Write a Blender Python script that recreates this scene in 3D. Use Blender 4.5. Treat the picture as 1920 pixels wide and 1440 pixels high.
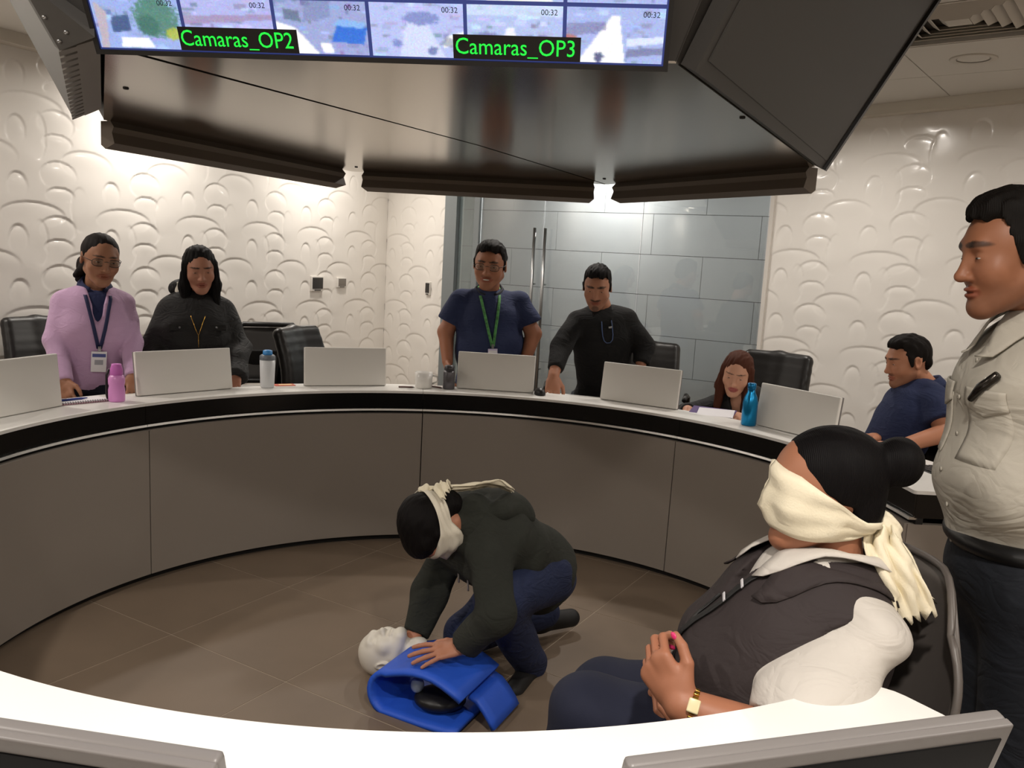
import bpy, bmesh, math, random
import numpy as np
from mathutils import Matrix, Vector

random.seed(7)
RNG = np.random.default_rng(11)
SC = bpy.context.scene
COL = SC.collection
for o_ in list(bpy.data.objects):
    bpy.data.objects.remove(o_)

# ------------------------------------------------------------------ camera
FPX, PITCH, ROLL, CAMH = 1580.0, math.radians(8.2865), math.radians(-3.2058), 1.45
_cp, _sp, _cr, _sr = math.cos(PITCH), math.sin(PITCH), math.cos(ROLL), math.sin(ROLL)
FW = np.array([0, _cp, -_sp])
_u0 = np.array([0, _sp, _cp]); _r0 = np.array([1.0, 0, 0])
RT = _r0 * _cr - _u0 * _sr
UP = _u0 * _cr + _r0 * _sr
CPOS = np.array([0, 0, CAMH])
cam_d = bpy.data.cameras.new('camera')
cam_d.sensor_width = 36.0
cam_d.lens = FPX * 36.0 / 1920.0
cam_d.clip_start = 0.02
cam = bpy.data.objects.new('camera', cam_d)
COL.objects.link(cam)
cam.matrix_world = Matrix(((RT[0], UP[0], -FW[0], 0), (RT[1], UP[1], -FW[1], 0), (RT[2], UP[2], -FW[2], CAMH), (0, 0, 0, 1)))
SC.camera = cam

def ray(px, py):
    return (px - 960) / FPX * RT - (py - 720) / FPX * UP + FW
def onz(px, py, z):            # the point of a horizontal surface at height z seen at a pixel
    d = ray(px, py); return CPOS + d * (z - CAMH) / d[2]
def aty(px, py, Y):            # the point at room depth Y seen at a pixel
    d = ray(px, py); return CPOS + d * Y / d[1]

# ------------------------------------------------------------------ world, exposure, lamps
CEIL = 2.52
SC.view_settings.view_transform = 'Standard'
SC.view_settings.look = 'None'
SC.view_settings.gamma = 1.0
SC.view_settings.use_curve_mapping = False
SC.view_settings.exposure = 0.0
w_ = bpy.data.worlds.new('world'); SC.world = w_; w_.use_nodes = True
w_.node_tree.nodes['Background'].inputs[0].default_value = (1.0, 0.95, 0.88, 1)
w_.node_tree.nodes['Background'].inputs[1].default_value = 0.04
try:
    SC.cycles.max_bounces = 7; SC.cycles.diffuse_bounces = 4; SC.cycles.glossy_bounces = 4
    SC.cycles.transmission_bounces = 5; SC.cycles.transparent_max_bounces = 10
    SC.cycles.caustics_reflective = False; SC.cycles.caustics_refractive = False
    SC.cycles.sample_clamp_indirect = 6.0
    SC.cycles.use_denoising = True
except Exception:
    pass

WARM = (1.0, 0.93, 0.85)
# ceiling downlights: (x, y, watts)
DOWNLIGHTS = [
    (-2.99, 3.70, 17), (-4.16, 1.67, 16), (-5.00, 0.18, 12), (-2.10, 5.35, 17), (-1.35, 6.75, 17),
    (0.15, 5.45, 20), (1.50, 4.90, 12), (2.40, 3.70, 11), (3.2, 2.2, 14),
    (-1.9, 0.9, 30), (0.25, 0.35, 33), (2.45, 0.75, 20), (-0.6, -1.1, 28), (1.5, -1.0, 24),
]

# ------------------------------------------------------------------ helpers: materials
def lin(c):
    return tuple((v / 12.92 if v <= 0.04045 else ((v + 0.055) / 1.055) ** 2.4) for v in [x / 255.0 for x in c])
MATS = {}
def mat(name, rgb, rough=0.5, metal=0.0, bump=0.0, scale=200.0, var=0.0, vscale=6.0, coat=0.0, spec=0.5, emit=None, estr=0.0,
        sheen=0.0, trans=0.0, attr=None, weave=None, aniso=0.0, ior=1.45, wrinkle=None):
    if name in MATS:
        return MATS[name]
    m = bpy.data.materials.new(name); m.use_nodes = True
    nt = m.node_tree; b = nt.nodes['Principled BSDF']
    c = lin(rgb)
    b.inputs['Base Color'].default_value = (*c, 1)
    b.inputs['Roughness'].default_value = rough
    b.inputs['Metallic'].default_value = metal
    b.inputs['Specular IOR Level'].default_value = spec
    b.inputs['IOR'].default_value = ior
    b.inputs['Coat Weight'].default_value = coat
    b.inputs['Coat Roughness'].default_value = 0.08
    b.inputs['Sheen Weight'].default_value = sheen
    b.inputs['Transmission Weight'].default_value = trans
    b.inputs['Anisotropic'].default_value = aniso
    tc = nt.nodes.new('ShaderNodeTexCoord')
    base = None
    if attr:
        a = nt.nodes.new('ShaderNodeAttribute'); a.attribute_name = attr; base = a.outputs['Color']
        nt.links.new(base, b.inputs['Base Color'])
    if var > 0:
        n = nt.nodes.new('ShaderNodeTexNoise'); n.inputs['Scale'].default_value = vscale; n.inputs['Detail'].default_value = 5
        nt.links.new(tc.outputs['Object'], n.inputs['Vector'])
        mr = nt.nodes.new('ShaderNodeMapRange'); mr.inputs[1].default_value = 0.3; mr.inputs[2].default_value = 0.7
        mr.inputs[3].default_value = 1 - var; mr.inputs[4].default_value = 1 + var
        nt.links.new(n.outputs['Fac'], mr.inputs[0])
        mx = nt.nodes.new('ShaderNodeMix'); mx.data_type = 'RGBA'; mx.blend_type = 'MULTIPLY'; mx.inputs[0].default_value = 1.0
        if base is not None: nt.links.new(base, mx.inputs[6])
        else: mx.inputs[6].default_value = (*c, 1)
        nt.links.new(mr.outputs[0], mx.inputs[7]); nt.links.new(mx.outputs[2], b.inputs['Base Color'])
    if bump > 0:
        if weave:
            n2 = nt.nodes.new('ShaderNodeTexWave'); n2.inputs['Scale'].default_value = weave; n2.inputs['Distortion'].default_value = 1.5
            n2.inputs['Detail'].default_value = 1.0; out = n2.outputs['Fac']
        else:
            n2 = nt.nodes.new('ShaderNodeTexNoise'); n2.inputs['Scale'].default_value = scale; n2.inputs['Detail'].default_value = 3; out = n2.outputs['Fac']
        nt.links.new(tc.outputs['Object'], n2.inputs['Vector'])
        bp = nt.nodes.new('ShaderNodeBump'); bp.inputs['Strength'].default_value = bump; bp.inputs['Distance'].default_value = 0.002
        nt.links.new(out, bp.inputs['Height']); nt.links.new(bp.outputs[0], b.inputs['Normal'])
        if wrinkle:
            n3 = nt.nodes.new('ShaderNodeTexNoise'); n3.inputs['Scale'].default_value = wrinkle[0]; n3.inputs['Detail'].default_value = 2.5; n3.inputs['Distortion'].default_value = 1.6
            mp = nt.nodes.new('ShaderNodeMapping'); mp.inputs['Scale'].default_value = (1.0, 1.0, 1.7); mp.inputs['Rotation'].default_value = (.4, .5, .2)
            nt.links.new(tc.outputs['Object'], mp.inputs[0]); nt.links.new(mp.outputs[0], n3.inputs['Vector'])
            ab = nt.nodes.new('ShaderNodeMath'); ab.operation = 'SUBTRACT'; ab.inputs[1].default_value = .5; nt.links.new(n3.outputs['Fac'], ab.inputs[0])
            a2 = nt.nodes.new('ShaderNodeMath'); a2.operation = 'ABSOLUTE'; nt.links.new(ab.outputs[0], a2.inputs[0])
            b2 = nt.nodes.new('ShaderNodeBump'); b2.inputs['Strength'].default_value = wrinkle[1]; b2.inputs['Distance'].default_value = .02
            nt.links.new(a2.outputs[0], b2.inputs['Height']); nt.links.new(b2.outputs[0], bp.inputs['Normal'])
    if emit:
        b.inputs['Emission Color'].default_value = (*lin(emit), 1); b.inputs['Emission Strength'].default_value = estr
    MATS[name] = m
    return m

def glass_mat(name, tint, refl=0.08, rough=0.0, dens=0.0):
    m = bpy.data.materials.new(name); m.use_nodes = True
    nt = m.node_tree; nt.nodes.clear()
    out = nt.nodes.new('ShaderNodeOutputMaterial')
    t = nt.nodes.new('ShaderNodeBsdfTransparent'); t.inputs[0].default_value = (*tint, 1)
    g = nt.nodes.new('ShaderNodeBsdfGlossy'); g.inputs['Roughness'].default_value = rough; g.inputs[0].default_value = (1, 1, 1, 1)
    lw = nt.nodes.new('ShaderNodeFresnel'); lw.inputs[0].default_value = 1.5
    mr = nt.nodes.new('ShaderNodeMath'); mr.operation = 'MULTIPLY_ADD'; mr.inputs[1].default_value = 1.0; mr.inputs[2].default_value = refl
    nt.links.new(lw.outputs[0], mr.inputs[0])
    mx = nt.nodes.new('ShaderNodeMixShader')
    nt.links.new(mr.outputs[0], mx.inputs[0]); nt.links.new(t.outputs[0], mx.inputs[1]); nt.links.new(g.outputs[0], mx.inputs[2])
    last = mx.outputs[0]
    if dens > 0:
        d = nt.nodes.new('ShaderNodeBsdfDiffuse'); d.inputs[0].default_value = (0.55, 0.6, 0.6, 1)
        m2 = nt.nodes.new('ShaderNodeMixShader'); m2.inputs[0].default_value = dens
        nt.links.new(last, m2.inputs[1]); nt.links.new(d.outputs[0], m2.inputs[2]); last = m2.outputs[0]
    nt.links.new(last, out.inputs[0])
    MATS[name] = m
    return m

# ------------------------------------------------------------------ helpers: objects
def tag(o, label=None, cat=None, group=None, kind=None):
    if label: o['label'] = label
    if cat: o['category'] = cat
    if group: o['group'] = group
    if kind: o['kind'] = kind
    return o
def thing(name, label, cat, loc=(0, 0, 0), rz=0.0, group=None, kind=None):
    o = bpy.data.objects.new(name, None); COL.objects.link(o)
    o.empty_display_size = 0.1
    o.location = tuple(float(v) for v in loc); o.rotation_euler = (0, 0, rz)
    return tag(o, label, cat, group, kind)
def link(name, me, m=None, parent=None, loc=None, rot=None):
    o = bpy.data.objects.new(name, me); COL.objects.link(o)
    if m is not None and not me.materials:
        for q in (m if isinstance(m, (list, tuple)) else [m]): me.materials.append(q)
    if parent is not None: o.parent = parent
    if loc is not None: o.location = tuple(float(v) for v in loc)
    if rot is not None: o.rotation_euler = rot
    return o
def copy_tree(o, parent=None):
    c = o.copy(); COL.objects.link(c)
    if parent is not None: c.parent = parent
    for ch in list(o.children): copy_tree(ch, c)
    return c

class MB:
    """collects simple shapes into one mesh"""
    def __init__(s): s.v = []; s.f = []; s.mi = []; s.cur = 0; s.sm = []; s.smooth = False
    def add(s, vs, fs, smooth=None):
        n = len(s.v); s.v += [tuple(float(q) for q in p) for p in vs]
        for f in fs:
            s.f.append(tuple(i + n for i in f)); s.mi.append(s.cur); s.sm.append(s.smooth if smooth is None else smooth)
        return s
    def box(s, c, h, R=None, bev=0.0):
        c = np.array(c, float); R = np.eye(3) if R is None else np.array(R, float)
        if bev <= 0:
            P = [c + R @ (np.array(q) * h) for q in ((-1,-1,-1),(1,-1,-1),(1,1,-1),(-1,1,-1),(-1,-1,1),(1,-1,1),(1,1,1),(-1,1,1))]
            return s.add(P, [(0,3,2,1),(4,5,6,7),(0,1,5,4),(1,2,6,5),(2,3,7,6),(3,0,4,7)], False)
        bm = bmesh.new(); bmesh.ops.create_cube(bm, size=2.0)
        for v in bm.verts: v.co = Vector((v.co.x * h[0], v.co.y * h[1], v.co.z * h[2]))
        bmesh.ops.bevel(bm, geom=bm.edges[:], offset=min(bev, min(h) * .98), segments=3, profile=.6, affect='EDGES')
        bm.verts.ensure_lookup_table()
        s.add([c + R @ np.array(v.co) for v in bm.verts], [[v.index for v in f.verts] for f in bm.faces], True); bm.free(); return s
    def tube(s, pts, r, n=8, cap=True):
        pts = [np.array(p, float) for p in pts]; m = len(pts)
        rs = r if isinstance(r, (list, tuple)) else [r] * m
        vs = []; pu = None
        for i, p in enumerate(pts):
            t = pts[min(i + 1, m - 1)] - pts[max(i - 1, 0)]; t = t / (np.linalg.norm(t) + 1e-9)
            a = pu if pu is not None else (np.array([0, 0, 1.]) if abs(t[2]) < .9 else np.array([1., 0, 0]))
            u = a - t * (a @ t); u /= np.linalg.norm(u) + 1e-9; w = np.cross(t, u); pu = u
            for k in range(n):
                an = 2 * math.pi * k / n; vs.append(p + rs[i] * (u * math.cos(an) + w * math.sin(an)))
        fs = [(i*n+k, i*n+(k+1) % n, (i+1)*n+(k+1) % n, (i+1)*n+k) for i in range(m - 1) for k in range(n)]
        if cap: fs += [tuple(range(n))[::-1], tuple((m-1)*n + k for k in range(n))]
        return s.add(vs, fs, True)
    def lathe(s, prof, c=(0, 0, 0), n=24, cap=True):
        c = np.array(c, float); m = len(prof); vs = []
        for r, z in prof:
            for k in range(n):
                a = 2 * math.pi * k / n; vs.append(c + np.array([r * math.cos(a), r * math.sin(a), z]))
        fs = [(i*n+k, i*n+(k+1) % n, (i+1)*n+(k+1) % n, (i+1)*n+k) for i in range(m - 1) for k in range(n)]
        if cap: fs += [tuple(range(n))[::-1], tuple((m-1)*n + k for k in range(n))]
        return s.add(vs, fs, True)
    def prism(s, poly, z0, z1):
        n = len(poly)
        vs = [(p[0], p[1], z0) for p in poly] + [(p[0], p[1], z1) for p in poly]
        return s.add(vs, [tuple(range(n))[::-1], tuple(range(n, 2*n))] + [(i, (i+1) % n, n+(i+1) % n, n+i) for i in range(n)], False)
    def slab(s, quad, th):
        """a flat polygon of 3D points, given thickness th along its normal"""
        q = [np.array(p, float) for p in quad]; n = len(q)
        nn = np.cross(q[1] - q[0], q[2] - q[0]); nn /= np.linalg.norm(nn)
        vs = q + [p - nn * th for p in q]
        return s.add(vs, [tuple(range(n)), tuple(range(n, 2*n))[::-1]] + [(i, n+i, n+(i+1) % n, (i+1) % n) for i in range(n)], False)
    def arc(s, c, prof, a0, a1, n=24, smooth=True):
        """sweep a closed (r,z) profile (counter-clockwise) around c between two angles (degrees)"""
        m = len(prof); vs = []
        for i in range(n + 1):
            a = math.radians(a0 + (a1 - a0) * i / n)
            for r, z in prof: vs.append((c[0] + r * math.cos(a), c[1] + r * math.sin(a), z))
        for k in range(m):
            s.add([vs[i*m + j] for i in range(n + 1) for j in (k, (k+1) % m)], [(2*i, 2*i+1, 2*i+3, 2*i+2) for i in range(n)], smooth)
        s.add([vs[j] for j in range(m)], [tuple(range(m))], False)
        s.add([vs[n*m + j] for j in range(m)], [tuple(range(m))[::-1]], False)
        return s
    def mesh(s, name, mats=None):
        me = bpy.data.meshes.new(name); me.from_pydata(s.v, [], s.f)
        me.polygons.foreach_set('material_index', s.mi); me.polygons.foreach_set('use_smooth', s.sm)
        if mats is not None:
            for q in (mats if isinstance(mats, (list, tuple)) else [mats]): me.materials.append(q)
        bm = bmesh.new(); bm.from_mesh(me); bmesh.ops.recalc_face_normals(bm, faces=bm.faces[:]); bm.to_mesh(me); bm.free()
        me.update(); return me
    def build(s, name, m, parent=None, loc=None, rot=None):
        return link(name, s.mesh(name, m), None, parent, loc, rot)

def rotz(a):
    c, q = math.cos(a), math.sin(a); return np.array([[c, -q, 0], [q, c, 0], [0, 0, 1.]])
def rotx(a):
    c, q = math.cos(a), math.sin(a); return np.array([[1, 0, 0], [0, c, -q], [0, q, c]])
def roty(a):
    c, q = math.cos(a), math.sin(a); return np.array([[c, 0, q], [0, 1, 0], [-q, 0, c]])
def unit(v):
    v = np.array(v, float); return v / (np.linalg.norm(v) + 1e-12)

# ------------------------------------------------------------------ materials
M_WALL = mat('relief_white', (232, 228, 222), rough=0.22, spec=0.5, coat=0.25)
M_PLAIN = mat('painted_white', (214, 209, 202), rough=0.6)
M_CEIL = mat('ceiling_white', (200, 196, 188), rough=0.75)
M_TRIMC = mat('ceiling_trim', (206, 200, 188), rough=0.6)
M_SEAM = mat('dark_joint', (60, 56, 52), rough=0.8)
M_TILE = mat('floor_tile', (120, 104, 88), rough=0.5, var=0.07, vscale=3.0, bump=0.08, scale=60, spec=0.45)
M_GROUT = mat('floor_grout', (172, 158, 140), rough=0.8)
M_TOP = mat('worktop_white', (238, 236, 232), rough=0.32, spec=0.5)
M_FASC = mat('fascia_black_gloss', (13, 12, 12), rough=0.2, spec=0.5)
M_CHROME = mat('trim_metal', (196, 194, 190), rough=0.35, metal=1.0)
M_PANEL = mat('desk_panel_grey', (138, 129, 120), rough=0.5, var=0.02, vscale=2.0, spec=0.45)
M_BLACK = mat('matt_black', (16, 15, 15), rough=0.6)
M_PLASTIC = mat('black_plastic', (24, 23, 23), rough=0.42)
M_HUB = mat('hub_dark_metal', (44, 41, 38), rough=0.55, var=0.05, vscale=3, bump=0.05, scale=300)
M_HUBT = mat('hub_trim_bronze', (104, 94, 84), rough=0.45, metal=0.3)
M_STEEL = mat('polished_steel_plate', (196, 188, 178), rough=0.16, metal=1.0, bump=0.02, scale=9)
M_MONB = mat('monitor_back_silver', (222, 219, 213), rough=0.45, spec=0.4)
M_MONF = mat('monitor_bezel_grey', (112, 108, 106), rough=0.4)
M_MONS = mat('monitor_screen_black', (6, 6, 7), rough=0.6, spec=.15)
M_LEATH = mat('black_leather', (26, 24, 23), rough=0.38, bump=0.12, scale=180)
M_MESHB = mat('grey_mesh_fabric', (70, 68, 66), rough=0.9, bump=0.3, scale=500)
M_STEELH = mat('brushed_steel', (150, 150, 150), rough=0.3, metal=1.0)
M_CORR = mat('corridor_tile', (208, 212, 216), rough=0.45, var=0.02)
M_GLASS = glass_mat('door_glass', (0.88, 0.91, 0.92), refl=0.02, dens=0.10)
M_GLASS2 = glass_mat('side_glass', (0.62, 0.70, 0.70), refl=0.05, dens=0.22)
M_FRAME = mat('glass_frame_grey', (128, 134, 136), rough=0.4, metal=0.2)
M_VENT = mat('vent_white', (190, 184, 174), rough=0.6)
M_LAMPR = mat('downlight_rim', (230, 228, 224), rough=0.5)
M_LENS = mat('downlight_lens', (255, 250, 240), rough=0.5, emit=(255, 244, 226), estr=14.0)

# ------------------------------------------------------------------ room shell
WL0 = np.array([-2.58, 5.30]); WLD = np.array([math.cos(math.radians(63)), math.sin(math.radians(63))])
LC = WL0 + WLD * 2.96                     # corner between left wall and back wall
GB = np.array([-0.608, 7.23]); GA = np.array([1.72, 5.967])   # glass wall ends
RD = np.array([math.cos(math.radians(-50)), math.sin(math.radians(-50))])
RC = np.array([1.75, 5.95])
def wl(s): return WL0 + WLD * s
def wr(s): return RC + RD * s
ROOM = [tuple(LC), tuple(GB), tuple(RC), tuple(wr(4.0)), (4.32, -2.4), (-5.6, -2.4), (-5.6, float(wl(-6.6)[1])), tuple(wl(-6.6))]

def wall_plain(name, p, q, th=0.12, z0=0.0, z1=CEIL, m=None, off=0.03):
    """a plain wall whose room face runs p->q, set back by off behind that line (outside = left of p->q)"""
    p = np.array(p, float); q = np.array(q, float); t = unit(q - p); n = np.array([-t[1], t[0]])
    a, b = p + n * off, q + n * off
    mb = MB(); mb.prism([a, b, b + n * th, a + n * th], z0, z1)
    return tag(mb.build(name, m or M_PLAIN), kind='structure')

# relief panel: shallow dishes with crisp arched rims, one 600 mm square panel mesh shared by all panels
TS = 0.60
DISH = []          # (u, v, radius u, radius v, tilt direction, depth) in panel units 0..1
for (u, v, ru, rv, ta, dp) in [
    (0.15, 0.26, .100, .150, 95, 1.0), (0.15, 0.76, .105, .135, 88, 1.0),
    (0.56, 0.20, .165, .085, 92, 1.0), (0.55, 0.37, .200, .140, 70, 1.0),
    (0.58, 0.70, .160, .085, 88, 1.0), (0.57, 0.89, .205, .145, 112, 1.0),
    (0.30, 0.50, .340, .130, 78, .85), (0.88, 0.02, .300, .150, 105, .85),
    (0.36, 0.24, .095, .230, 15, .50), (0.79, 0.58, .105, .230, 165, .50)]:
    DISH.append((u, v, ru, rv, math.radians(ta), dp))
def relief(u, v):
    h = np.zeros_like(u)
    for (cu, cv, ru, rv, ta, dp) in DISH:
        du = (u - cu + .5) % 1.0 - .5; dv = (v - cv + .5) % 1.0 - .5
        x = du / ru; y = dv / rv; r = np.sqrt(x * x + y * y)
        tl = (x * math.cos(ta) + y * math.sin(ta)) * 0.5 + 0.5      # 1 at the sharp rim, 0 at the soft side
        e = np.clip((1.0 - r) / 0.09, 0, 1); e = e * e * (3 - 2 * e)
        inner = np.exp(-np.clip(1.0 - r, 0, 1) / 0.42)
        h = h - dp * 0.0085 * e * inner * np.clip(tl * 1.15 - .12, 0, 1) ** 1.3
    h += 0.0016 * np.sin(2 * math.pi * (u + .3 * np.sin(2 * math.pi * v))) * np.sin(2 * math.pi * (v * 1 + .2))
    return h
NG = 84
_u = np.linspace(0, 1, NG + 1); _U, _V = np.meshgrid(_u, _u, indexing='xy')
_Hh = relief(_U, _V)
_vs = np.stack([_U * TS, _Hh, _V * TS], -1).reshape(-1, 3)     # panel in local x/z plane, relief along +y = into the wall
_vs[:, 1] *= -1
_n = NG + 1
_fs = [(j*_n+i, j*_n+i+1, (j+1)*_n+i+1, (j+1)*_n+i) for j in range(NG) for i in range(NG)]
me_panel = bpy.data.meshes.new('relief_panel'); me_panel.from_pydata(_vs.tolist(), [], _fs)
me_panel.polygons.foreach_set('use_smooth', [True] * len(_fs)); me_panel.materials.append(M_WALL); me_panel.update()

def relief_wall(name, p, q, ncol, nrow=4, z0=0.06, plain=True):
    """p->q is the visible face; panels run from p"""
    w = wall_plain(name, p, q, off=0.035)
    p = np.array(p, float); t = unit(np.array(q, float) - p); a = math.atan2(t[1], t[0])
    for i in range(ncol):
        for j in range(nrow):
            c = p + t * (i * TS)
            o = link('relief_panel', me_panel, None, w, (c[0], c[1], z0 + j * TS), (0, 0, a))
    return w
# walls run clockwise seen from above so the outside is on the left of p->q
w1 = relief_wall('wall_left', wl(-1.84), LC, 8)
me_panel.update()
tag(w1, 'white relief wall on the left with embossed arcs', kind='structure')
tag(wall_plain('wall_left_rear', wl(-6.6), wl(-1.84), off=0.01), kind='structure')
# narrow back wall between left corner and glass: two panel columns, clipped by the frame post
w2 = wall_plain('wall_back', LC, GB, off=0.035)
t_ = unit(GB - LC); a_ = math.atan2(t_[1], t_[0]); ln_ = float(np.linalg.norm(GB - LC))
def panel_cut(wdt):
    ni = int(round(NG * wdt / TS)); vs = _vs.reshape(_n, _n, 3)[:, :ni + 1].reshape(-1, 3); k = ni + 1
    me = bpy.data.meshes.new('relief_panel_cut'); me.from_pydata(vs.tolist(), [], [(j*k+i, j*k+i+1, (j+1)*k+i+1, (j+1)*k+i) for j in range(NG) for i in range(ni)])
    me.polygons.foreach_set('use_smooth', [True] * len(me.polygons)); me.materials.append(M_WALL); return me
me_cut = panel_cut(max(0.05, ln_ - TS - .02))
for j in range(4):
    link('relief_panel', me_panel, None, w2, (LC[0], LC[1], .06 + j * TS), (0, 0, a_))
    c = LC + t_ * TS
    link('relief_panel', me_cut, None, w2, (c[0], c[1], .06 + j * TS), (0, 0, a_))
w3 = relief_wall('wall_right', RC, wr(4.0), 6)
wall_plain('wall_right_rear', wr(4.0), (4.32, -2.4), off=0.01)
wall_plain('wall_rear', (4.32, -2.4), (-5.6, -2.4), off=0.01)
wall_plain('wall_left_end', (-5.6, -2.4), (-5.6, float(wl(-6.6)[1])), off=0.01)

# white end trim where the right relief wall meets the glass
mb = MB(); n_ = np.array([-RD[1], RD[0]])
mb.prism([RC - RD * .03 - n_ * .02, RC - n_ * .02, RC + n_ * .1, RC - RD * .03 + n_ * .1], 0, CEIL)
tag(mb.build('trim_1', M_PLAIN), kind='structure')

# ceiling: slab with a rectangular grid of panels hung below it
mb = MB(); mb.prism([(-6.2, -2.8), (5.0, -2.8), (5.0, 9.6), (-6.2, 9.6)], CEIL + .03, CEIL + .12)
ceil_o = tag(mb.build('ceiling', M_SEAM), kind='structure')
CT = onz(1684, 92, CEIL)[:2]; _c2 = onz(1920, 68, CEIL)[:2]; ca_ = math.atan2(_c2[1] - CT[1], _c2[0] - CT[0])   # panel grid corner (at the vent) and its direction
cu_ = np.array([math.cos(ca_), math.sin(ca_)]); cv_ = np.array([-math.sin(ca_), math.cos(ca_)])
PW = 0.62
mb = MB(); mb.box((PW/2, PW/2, .015), (PW/2 - .0025, PW/2 - .0025, .015)); me_cp = mb.mesh('ceiling_panel', M_CEIL)
mb = MB(); mb.box((PW, PW, .015), (PW - .0025, PW - .0025, .015)); me_cp2 = mb.mesh('ceiling_panel_large', M_CEIL)
def in_poly(p, poly):
    x, y = p; r = False
    for i in range(len(poly)):
        x1, y1 = poly[i]; x2, y2 = poly[i-1]
        if (y1 > y) != (y2 > y) and x < (x2 - x1) * (y - y1) / (y2 - y1) + x1: r = not r
    return r
for i in range(-8, 8):
    for j in range(-8, 8):
        if i == 0 and j == -1: continue                     # the vent sits here
        fine = -3 <= i <= 2 and -3 <= j <= 2
        if not fine: continue
        c = CT + cu_ * (i * PW) + cv_ * (j * PW)
        link('ceiling_panel', me_cp, None, ceil_o, (c[0], c[1], CEIL), (0, 0, ca_))
for i in range(-6, 6):
    for j in range(-6, 6):
        if -2 < i * 1.0 <= 0.9 and -2 < j <= 0.9 and (-3 <= 2*i <= 1 and -3 <= 2*j <= 1): continue
        bi, bj = 2*i + 1, 2*j + 1
        if -3 <= bi <= 1 and -3 <= bj <= 1: continue
        c = CT + cu_ * (bi * PW) + cv_ * (bj * PW)
        cc = c + (cu_ + cv_) * PW
        if cc[0] < -7 or cc[0] > 5.6 or cc[1] < -3.2 or cc[1] > 9.4: continue
        link('ceiling_panel', me_cp2, None, ceil_o, (c[0], c[1], CEIL), (0, 0, ca_))
# cornice strip on the right and left walls
for nm, p, q in (('trim_2', RC, wr(4.0)), ('trim_3', wl(-6.6), LC), ('trim_4', LC, GB)):
    p = np.array(p); q = np.array(q); t = unit(q - p); n = np.array([t[1], -t[0]])
    mb = MB(); mb.prism([p - t*.02, q + t*.02, q + n * .09, p + n * .09], CEIL - .062, CEIL)
    tag(mb.build(nm, M_TRIMC), kind='structure')

# floor: grout bed with 600 mm tiles laid at 59.5 degrees
mb = MB(); mb.prism([(-6.2, -2.8), (5.0, -2.8), (5.0, 9.8), (-6.2, 9.8)], -0.06, -0.0012)
floor_o = tag(mb.build('floor', M_GROUT), 'brown grey tiled floor', kind='structure')
FT = 0.592; fa = math.radians(59.5); fd = np.array([math.cos(fa), math.sin(fa)]); fn = np.array([math.sin(fa), -math.cos(fa)])
mb = MB(); mb.box((0, 0, -0.005), (FT/2 - .002, FT/2 - .002, .005)); me_ft = mb.mesh('floor_tile', M_TILE)
u0, v0 = -2.56, 2.535
for i in range(-5, 12):
    for j in range(-8, 12):
        c = fn * (u0 + (i + .5) * FT) + fd * (v0 + (j + .5) * FT)
        if not in_poly(c, [(-4.4, -1.5), (3.6, -1.5), (3.6, 5.5), (0.5, 7.6), (-1.6, 7.6), (-3.2, 5.5)]): continue
        link('floor_tile', me_ft, None, floor_o, (c[0], c[1], 0), (0, 0, fa))

# ------------------------------------------------------------------ glass wall, doors and the corridor behind
gt = unit(GB - GA); gn = np.array([gt[1], -gt[0]])          # gn points to the room? fixed below
if gn[1] > 0: gn = -gn
def gp(u, off=0.0): return GA + gt * u + gn * off            # u metres from the right end
ga = math.atan2(gt[1], gt[0])
def gbox(name, u0, u1, z0, z1, th, m, parent=None, off=0.0, bev=0.0):
    c = gp((u0 + u1) / 2, off); mb = MB()
    mb.box((c[0], c[1], (z0 + z1) / 2), (abs(u1 - u0) / 2, th / 2, (z1 - z0) / 2), rotz(ga), bev)
    return mb.build(name, m, parent)
GTOP = CEIL
d1 = thing('window_1', 'fixed clear glass panel beside the right relief wall', None, (*gp(.45), 0), kind='structure')
def put(parent, o):
    o.parent = parent; o.matrix_parent_inverse = parent.matrix_world.inverted() if False else Matrix.Translation(-Vector(parent.location)); return o
put(d1, gbox('pane', 0.01, 0.925, 0.02, GTOP, .012, M_GLASS))
d2 = thing('door_1', 'frameless glass door leaf with a tall steel bar handle', None, (*gp(1.35), 0), kind='structure')
put(d2, gbox('pane', 0.935, 1.745, 0.015, GTOP - .005, .012, M_GLASS))
d3 = thing('door_2', 'frameless glass door leaf lit from the corridor', None, (*gp(2.0), 0), kind='structure')
put(d3, gbox('pane', 1.755, 2.33, 0.015, GTOP - .005, .012, M_GLASS))
for d, u in ((d2, 1.705), (d3, 1.80)):
    c = gp(u, .055); mb = MB(); mb.tube([(c[0], c[1], .42), (c[0], c[1], 1.72)], .0125, 12)
    for z in (.6, 1.28):
        a, b = gp(u, .055), gp(u, .0); mb.tube([(a[0], a[1], z), (b[0], b[1], z)], .007, 8)
    put(d, mb.build('bar_handle', M_STEELH))
f1 = gbox('trim_5', 2.335, 2.385, 0, GTOP, .06, M_FRAME); tag(f1, kind='structure')
d4 = thing('window_2', 'narrow fixed glass side panel beside the doors', None, (*gp(2.46), 0), kind='structure')
put(d4, gbox('pane', 2.385, 2.545, 0.02, GTOP, .012, M_GLASS2))
f2 = gbox('trim_6', 2.545, 2.66, 0, GTOP, .10, M_FRAME); tag(f2, kind='structure')
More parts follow.
